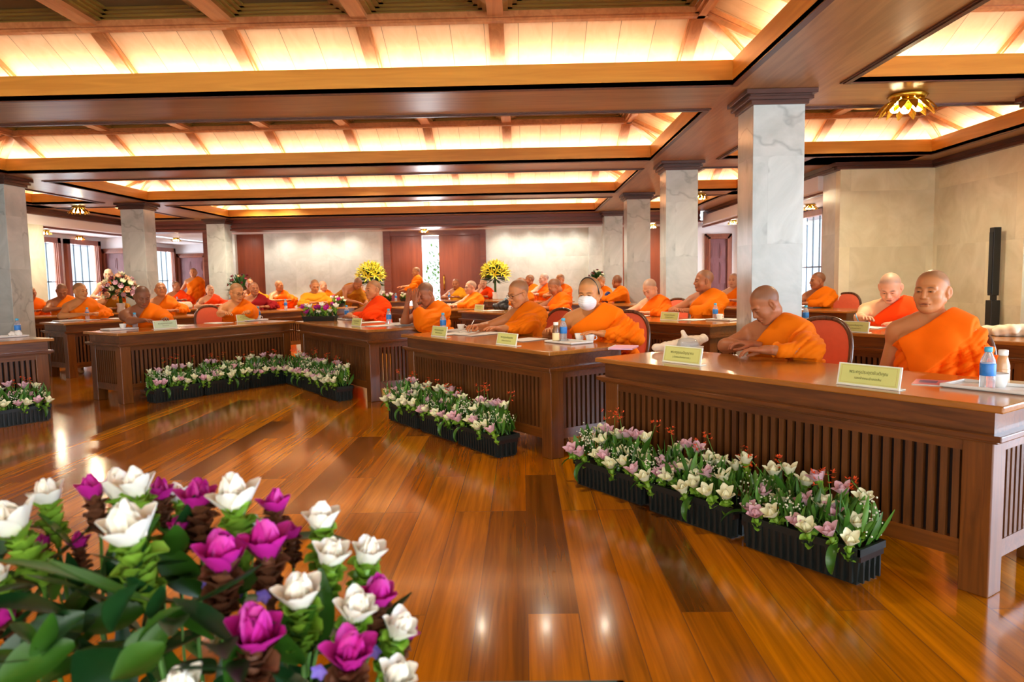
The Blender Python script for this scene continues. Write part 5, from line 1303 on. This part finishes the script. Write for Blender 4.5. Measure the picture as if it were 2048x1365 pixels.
def mk_trough(mat, par, L=.575, Wd=.19, H=.155):
    b = MB(); b.frustum(0, H-.02, (L/2-.025, Wd/2-.02), (L/2-.008, Wd/2-.006)); 
    for x0, x1, y0, y1 in ((-L/2, L/2, -Wd/2, -Wd/2+.012), (-L/2, L/2, Wd/2-.012, Wd/2), (-L/2, -L/2+.012, -Wd/2, Wd/2), (L/2-.012, L/2, -Wd/2, Wd/2)): b.box(x0, x1, y0, y1, H-.03, H)
    for k in range(15): x = -L/2+.04+k*(L-.08)/14; b.box(x-.006, x+.006, -Wd/2+.002, -Wd/2+.02, .01, H-.03); b.box(x-.006, x+.006, Wd/2-.02, Wd/2-.002, .01, H-.03)
    for k in range(4): y = -Wd/2+.035+k*.04; b.box(-L/2+.003, -L/2+.03, y-.005, y+.005, .01, H-.03); b.box(L/2-.03, L/2-.003, y-.005, y+.005, .01, H-.03)
    return b.build('trough', mat, par)
def make_planter(seed, tmat='planter', n=11, extra=0):
    global rnd
    rnd = random.Random(seed); t = empty('flower_planter', cat='planter'); mk_trough(MT[tmat], t)
    b = MB()
    for k in range(190):
        x, y = rnd.uniform(-.28, .28), rnd.uniform(-.08, .09); z0 = .14; L = rnd.uniform(.06, .17); o = (rnd.uniform(-.6, .6), rnd.uniform(-.6, .4), 1)
        b.petal((x, y, z0+rnd.uniform(0, .10)), o, (rnd.uniform(-1, 1), rnd.uniform(-1, 1), .2), L, rnd.uniform(.012, .035), rnd.uniform(-.4, .6), rnd.randrange(2), n=3, tip=.9)
    b.build('foliage', [MT['leaf'], MT['stem']], t, True)
    b = MB(); b.box(-.285, .285, -.085, .085, .10, .13); b.build('soil', MT['gap'], t)
    xs = [(-.27+.54*(k+.5)/n) for k in range(n)]
    for k, x in enumerate(xs):
        row = (0, 2, 1)[k % 3]; y = (-.10, -.02, .06)[row]+rnd.uniform(-.02, .02); z = (.175, .235, .30)[row]+rnd.uniform(-.02, .03)
        ax = (rnd.uniform(-.3, .3), -.55+.15*row+rnd.uniform(-.2, .2), 1); m = 'pc' if rnd.random() < .55 else 'pp'
        curcuma('blossom', t, (x+rnd.uniform(-.02, .02), y, z), ax, rnd.uniform(.064, .076), MT[m], MT['bract'], stem_to=(x*.9, y*.3, .12))
    for k in range(3+extra):
        x = -.24+.48*(k+rnd.random()*.8)/(2.6+extra); y = rnd.uniform(0, .08); h = rnd.uniform(.38, .47); b = MB()
        tip = np.array((x+rnd.uniform(-.07, .07), y+rnd.uniform(-.04, .0), h)); b.tube([(x, y, .13), (x+.01, y, .3), tip], [.003, .002, .0015], 5); sp = b.build('crocosmia_stem', MT['stem'], t)
        b = MB()
        for j in range(7):
            c = tip+np.array((rnd.uniform(-.022, .022), rnd.uniform(-.02, .02), rnd.uniform(-.045, .02)))
            for q in range(4): a = rnd.uniform(0, 6.3); b.petal(c, (math.cos(a), math.sin(a), rnd.uniform(-.2, .8)), (0, 0, 1), .017, .008, .3, n=2, tip=1)
        b.build('crocosmia_flower', MT['po'], sp, True)
    b = MB()
    for c in range(13):
        cx, cy, cz = rnd.uniform(-.27, .27), rnd.uniform(-.10, .08), rnd.uniform(.19, .32)
        for k in range(20): b.ball((cx+rnd.gauss(0, .022), cy+rnd.gauss(0, .02), cz+rnd.gauss(0, .022)), rnd.uniform(.0035, .0055), 0, n=5)
    g = b.build('gypsophila_spray', MT['gyp'], t, True); tag(g, kind='stuff')
    leaf(t, (rnd.uniform(-.2, .2), -.085, .15), (rnd.uniform(-.4, .4), -1, .15), .17, .055, -1.3)
    leaf(t, (-.26, -.05, .15), (-1, -.5, .25), .16, .05, -.7)
    return t
PL = [make_planter(s, n=m, extra=e) for s, m, e in ((3, 19, 1), (8, 20, 1), (21, 19, 2))]
PG = 'black flower troughs along the front row'
def wpt(w, t_, off): return wing(w, t_, off)
spots = [('R', .30, -.11, 0, 'trough at the left, before the nearest desk'), ('R', .92, -.13, 1, 'trough in the middle, before the nearest desk'), ('R', 1.55, -.155, 2, 'trough at the right, before the nearest desk, with a big drooping leaf'),
 ('R', -2.30, -.13, 1, 'trough at the left, before the masked person\'s desk'), ('R', -1.69, -.13, 2, 'trough in the middle, before the masked person\'s desk'), ('R', -1.06, -.14, 0, 'trough at the right, before the masked person\'s desk'),
 ('R', -5.27, -.12, 2, 'trough at the left, before the desk right of the corner'), ('R', -4.68, -.12, 0, 'trough in the middle, before the desk right of the corner'), ('R', -4.09, -.13, 1, 'trough at the right, before the desk right of the corner'),
 ('L', .51, -.13, 0, 'trough at the left, before the left front desk'), ('L', 1.10, -.13, 1, 'trough in the middle, before the left front desk'), ('L', 1.69, -.12, 2, 'trough at the right, before the left front desk, nearest the corner'),
 ('L', -1.05, -.14, 2, 'trough cut by the left edge of the photo')]
_pu = set()
for w, tt, off, k, lab in spots:
    x, y = wing(w, tt, off); lab = 'flower filled black '+lab; rz = TH[w]
    if k in _pu: dup(PL[k], (x, y, 0), rz, lab, PG)
    else: _pu.add(k); PL[k].location = (x, y, 0); PL[k].rotation_euler = (0, 0, rz); PL[k]['label'] = lab; PL[k]['group'] = PG
# corner flowers, magenta and white, where the two wings meet
def box_arr(name, label, p, rz, n, mats, size, L=.3, seed=5, z0=.02, H=.10, w=.16):
    global rnd
    rnd = random.Random(seed); t = empty(name, ondesk(p, .16), rz, label, 'flower arrangement')
    b = MB(); b.frustum(0, .06, (L/2-.02, w/2-.02), (L/2, w/2)); b.build('trough', MT['planter'], t)
    b = MB()
    for k in range(50): b.petal((rnd.uniform(-L/2, L/2), rnd.uniform(-w/2, w/2), .05), (rnd.uniform(-.8, .8), rnd.uniform(-.9, .5), .8), (0, 0, 1), rnd.uniform(.05, .10), .02, .2, rnd.randrange(2), n=3)
    b.build('foliage', [MT['leaf'], MT['leafd']], t, True)
    for k in range(n):
        x = -L/2+L*(k+.5)/n+rnd.uniform(-.02, .02); y = rnd.uniform(-w/2, w/2); curcuma('blossom', t, (x, y, .08+rnd.uniform(0, H)), (x*2, -.5, 1), size*rnd.uniform(.9, 1.1), MT[mats[k % len(mats)]], MT['bract'], stem_to=(x*.8, y*.6, .04))
    return t
p = at(604, 641, TZ); box_arr('flower_arrangement', 'magenta and white flowers where the left and right front desks meet', (p[0]+.10, p[1]+.08, TZ), .0, 17, ['pm', 'pw', 'pm'], .062, .42, 5, w=.2)
p = at(806, 596, TZ); box_arr('flower_arrangement', 'low pale pink lotus arrangement on the far desk by the door', (p[0], 17.15, TZ), 0, 12, ['pp', 'pw'], .075, .42, 6)
p = at(711, 612, TZ); box_arr('flower_arrangement', 'small magenta and white flowers on the desk left of the folded arms person', (p[0], p[1]+.1, TZ), 0, 7, ['pw', 'pm', 'pc'], .07, .24, 7)
p = at(801, 606, TZ); box_arr('flower_arrangement', 'little cream flowers above the front row chair back', (p[0], p[1]+.15, TZ), 0, 4, ['pc', 'pw'], .06, .14, 8)
# big bouquets
def bouquet(label, px, py, Y, Rr, zc, mats, n, seed, vase=True, spiky=False, sz=.055, zbase=None):
    rr = random.Random(seed); p = aty(px, py, Y); t = empty('bouquet', (p[0], p[1], 0), 0, label, 'bouquet'); zc = p[2]
    zb = .75 if zbase is None else zbase
    if vase and zbase is None: b = MB(); b.lathe([(0, 0), (.07, 0), (.075, .02), (.06, .10), (.075, .16), (.07, .17), (0, .16)], 18, c=(0, 0, zb)); b.build('vase', MT['white'], t, True)
    if zbase == 0: b = MB(); b.lathe([(0, 0), (.13, 0), (.15, .03), (.09, .25), (.08, .55), (.12, .80), (.11, .82), (0, .80)], 20); b.build('tall_vase', MT['white'], t, True)
    b = MB()
    for k in range(160):
        a, e = rr.uniform(0, 6.3), rr.uniform(-.6, 1.4); d = np.array((math.cos(a)*math.cos(e), math.sin(a)*math.cos(e), math.sin(e)))
        b.petal(np.array((0, 0, zc-.04))+d*Rr*.35, d, (rr.uniform(-1, 1), rr.uniform(-1, 1), 1), Rr*rr.uniform(.55, .92), .035, .3, rr.randrange(2), n=3)
    b.tube([(0, 0, zb+.1), (0, 0, zc)], .03, 6); b.build('foliage', [MT['leaf'], MT['leafd']], t, True)
    for k in range(n):
        gld = math.pi*(3-math.sqrt(5))*k; e = 1.45-(1.5 if spiky else 2.0)*(k/n)**.8; a = gld; d = np.array((math.cos(a)*math.cos(e), math.sin(a)*math.cos(e), math.sin(e)))
        c = np.array((0, 0, zc))+d*Rr*rr.uniform(.75, 1.0); b = MB(); s = sz*rr.uniform(.8, 1.25)
        s1 = np.cross(d, (0, 0, 1.)); s1 /= np.linalg.norm(s1)+1e-6; s2 = np.cross(d, s1)
        for q in range(7 if not spiky else 6):
            aa = 2*math.pi*q/6; o = s1*math.cos(aa)+s2*math.sin(aa); b.petal(c, d*(.9 if spiky else .35)+o*.7, d, s*(1.35 if spiky else 1), s*(.24 if spiky else .55), -.3 if spiky else .6, n=3, tip=.9)
        if not spiky: b.ball(c+d*s*.12, s*.22, n=6)
        b.build('flower', MT[mats[rr.randrange(len(mats))]], t, True)
    if spiky:
        for k in range(14): a = 6.28*k/14; leaf(t, (0, 0, zc), (math.cos(a), math.sin(a)*.5, rr.uniform(.15, .8)), Rr*1.7, .02, -.5, name='long_leaf')
    return t
bouquet('big mixed bouquet of peach, cream and maroon flowers in a white vase, at left', 240, 580, 13.2, .28, 0, ['ppeach', 'pc', 'pdark', 'ppeach', 'pp', 'ppeach', 'pc'], 60, 3, sz=.085)
bouquet('spray of yellow lilies in a vase left of the double door', 742, 556, 17.0, .30, 0, ['pyel'], 40, 4, spiky=True, sz=.12)
bouquet('spray of yellow lilies in a vase right of the double door', 990, 552, 17.2, .30, 0, ['pyel'], 40, 5, spiky=True, sz=.12)
bouquet('dark red foliage bouquet behind the bald spectacled person', 482, 575, 17.5, .32, 0, ['pdark', 'ppeach', 'pdark'], 22, 6, sz=.06, zbase=0)
bouquet('sparse maroon and cream bouquet seen above the masked person\'s head', 1193, 556, 16.6, .18, 0, ['pdark', 'pc', 'pdark'], 18, 7, sz=.05, zbase=0)
# ------------------------------------------------------------------ the big arrangement close to the camera
rnd = random.Random(77)
fg = empty('flower_arrangement', (-.45, 1.02, .40), 0, 'large blurred arrangement of white and magenta flowers with green leaves, nearest the camera', 'flower arrangement')
def L_(p): return np.array(p)-np.array((-.45, 1.02, .40))
st = empty('plant_stand', (-.45, 1.02, 0), 0, 'low dark wooden stand carrying the big near flower arrangement', 'stand')
b = MB(); b.box(-.62, .62, -.22, .22, .36, .40); b.build('stand_top', MT['dark'], st)
for sx in (-1, 1):
    for sy in (-1, 1): b = MB(); b.box(sx*.56-.03, sx*.56+.03, sy*.17-.03, sy*.17+.03, 0, .36); b.build('leg', MT['dark'], st)
for x in (-.3, .31):
    o = mk_trough(MT['teal'], fg, .60, .30, .17); o.location = (x, 0, 0)
FGF = [(101,990,'w',70,1.16),(42,1039,'w',95,1.06),(246,976,'w',78,1.20),(280,970,'w',75,1.14),(269,1051,'w',118,1.0),(361,990,'w',50,1.25),(475,994,'w',98,1.12),(645,1036,'w',78,1.12),(659,1108,'w',76,1.06),(729,1106,'w',74,1.10),
 (601,1181,'w',96,.98),(705,1211,'w',84,.98),(788,1249,'w',74,1.02),(783,1341,'w',78,.96),(374,1362,'w',95,.86),(2,1148,'w',50,1.0),(510,1047,'w',34,1.2),
 (189,980,'m',62,1.18),(323,984,'m',58,1.2),(399,995,'m',78,1.14),(554,1009,'m',62,1.16),(357,1055,'m',46,1.12),(445,1106,'m',100,1.02),(536,1081,'m',96,1.06),(584,1066,'m',46,1.14),(752,1186,'m',80,1.04),
 (508,1253,'m',118,.92),(697,1295,'m',100,.92),(808,1262,'m',44,1.06),(160,1085,'m',44,1.16),(92,1085,'m',40,1.14),(21,1223,'m',76,1.02)]
for px, py, k, sz, Y in FGF:
    size = sz/FPX*Y*.98; c = np.array(aty(px, py+sz*.46, Y)); tgt = np.array((-.45+(c[0]+.45)*.72, 1.02+(Y-1.04)*.6, .52))
    ax = c-tgt; ax /= np.linalg.norm(ax); ax = ax+np.array((rnd.uniform(-.15, .15), -.18, .1))
    curcuma('blossom', fg, L_(c), ax, size, MT['pw' if k == 'w' else 'pm'], MT['bract' if k == 'w' else 'bractd'], True, stem_to=L_(tgt), bract_h=1.05)
FGL = [(190, 1240, 0, 1345, 1.0, .10), (150, 1290, 20, 1360, .92, .09), (345, 1250, 250, 1330, .95, .07), (300, 1210, 170, 1260, 1.05, .07), (400, 1190, 330, 1110, 1.12, .07), (330, 1290, 250, 1360, .85, .07),
 (560, 1120, 480, 1190, 1.12, .05), (250, 1365, 160, 1290, .95, .10), (430, 1280, 380, 1200, 1.05, .08), (560, 1300, 600, 1240, 1.0, .07), (640, 1290, 640, 1200, 1.05, .06), (60, 1180, 0, 1240, 1.1, .06), (120, 1200, 200, 1150, 1.2, .05),
 (520, 1365, 450, 1300, .95, .09), (600, 1330, 560, 1260, .98, .08), (40, 1330, 100, 1250, .95, .08), (260, 1150, 290, 1060, 1.15, .05), (200, 1180, 240, 1090, 1.15, .05), (480, 1200, 500, 1120, 1.12, .05), (620, 1240, 650, 1160, 1.08, .05)]
for x0, y0, x1, y1, Y, w in FGL:
    a = np.array(aty(x0, y0, Y)); c = np.array(aty(x1, y1, Y*.96)); d = c-a; leaf(fg, L_(a), d, np.linalg.norm(d)*1.25, w, rnd.uniform(-.5, .4), 'leaf' if rnd.random() < .6 else 'leafd', (rnd.uniform(-.4, .4), -.8, .7))
b = MB()
for k in range(330):
    x, y = rnd.uniform(-.66, .26), rnd.uniform(-.14, .16); zt = rnd.uniform(.12, .43)*(1-.6*max(0, x/.3)); 
    b.petal((x, y, zt), (rnd.uniform(-1, 1), rnd.uniform(-1, .6), rnd.uniform(-.1, .9)), (0, 0, 1), rnd.uniform(.07, .15), rnd.uniform(.02, .055), rnd.uniform(-.5, .3), rnd.randrange(3) > 0, n=5, tip=1)
q = b.build('foliage', [MT['leaf'], MT['leafd']], fg, True); tag(q, kind='stuff')
for k, (px, py, Y) in enumerate(((480, 1180, 1.08), (530, 1190, 1.0), (640, 1340, .9), (750, 1300, 1.0), (735, 1290, 1.02), (420, 1165, 1.05))):
    c = L_(aty(px, py, Y)); b = MB()
    for q in range(5): a = 6.28*q/5; b.petal(c, (math.cos(a), -.4, math.sin(a)), (0, -1, 0), .014, .010, .3, n=3)
    b.build('small_lilac_flower', MT['plil'], fg, True)

# a garden tree seen in the open door
rnd = random.Random(5); t = empty('garden_tree', (aty(885, 520, 25.5)[0], 25.5, -.2), 0, 'leafy green tree outside, seen through the open double door', 'tree')
b = MB(); b.tube([(0, 0, 0), (.05, 0, 1.2), (-.05, 0, 2.2)], [.08, .06, .03], 8); b.build('trunk', MT['chairw'], t)
b = MB()
for k in range(260):
    p = np.array((rnd.gauss(0, .35), rnd.gauss(0, .35), 1.6+rnd.gauss(0, .45))); b.petal(p, (rnd.uniform(-1, 1), rnd.uniform(-1, 1), rnd.uniform(-.6, .6)), (0, 0, 1), .16, .07, .3, n=3, tip=1)
b.build('foliage', MT['bract'], t, True)
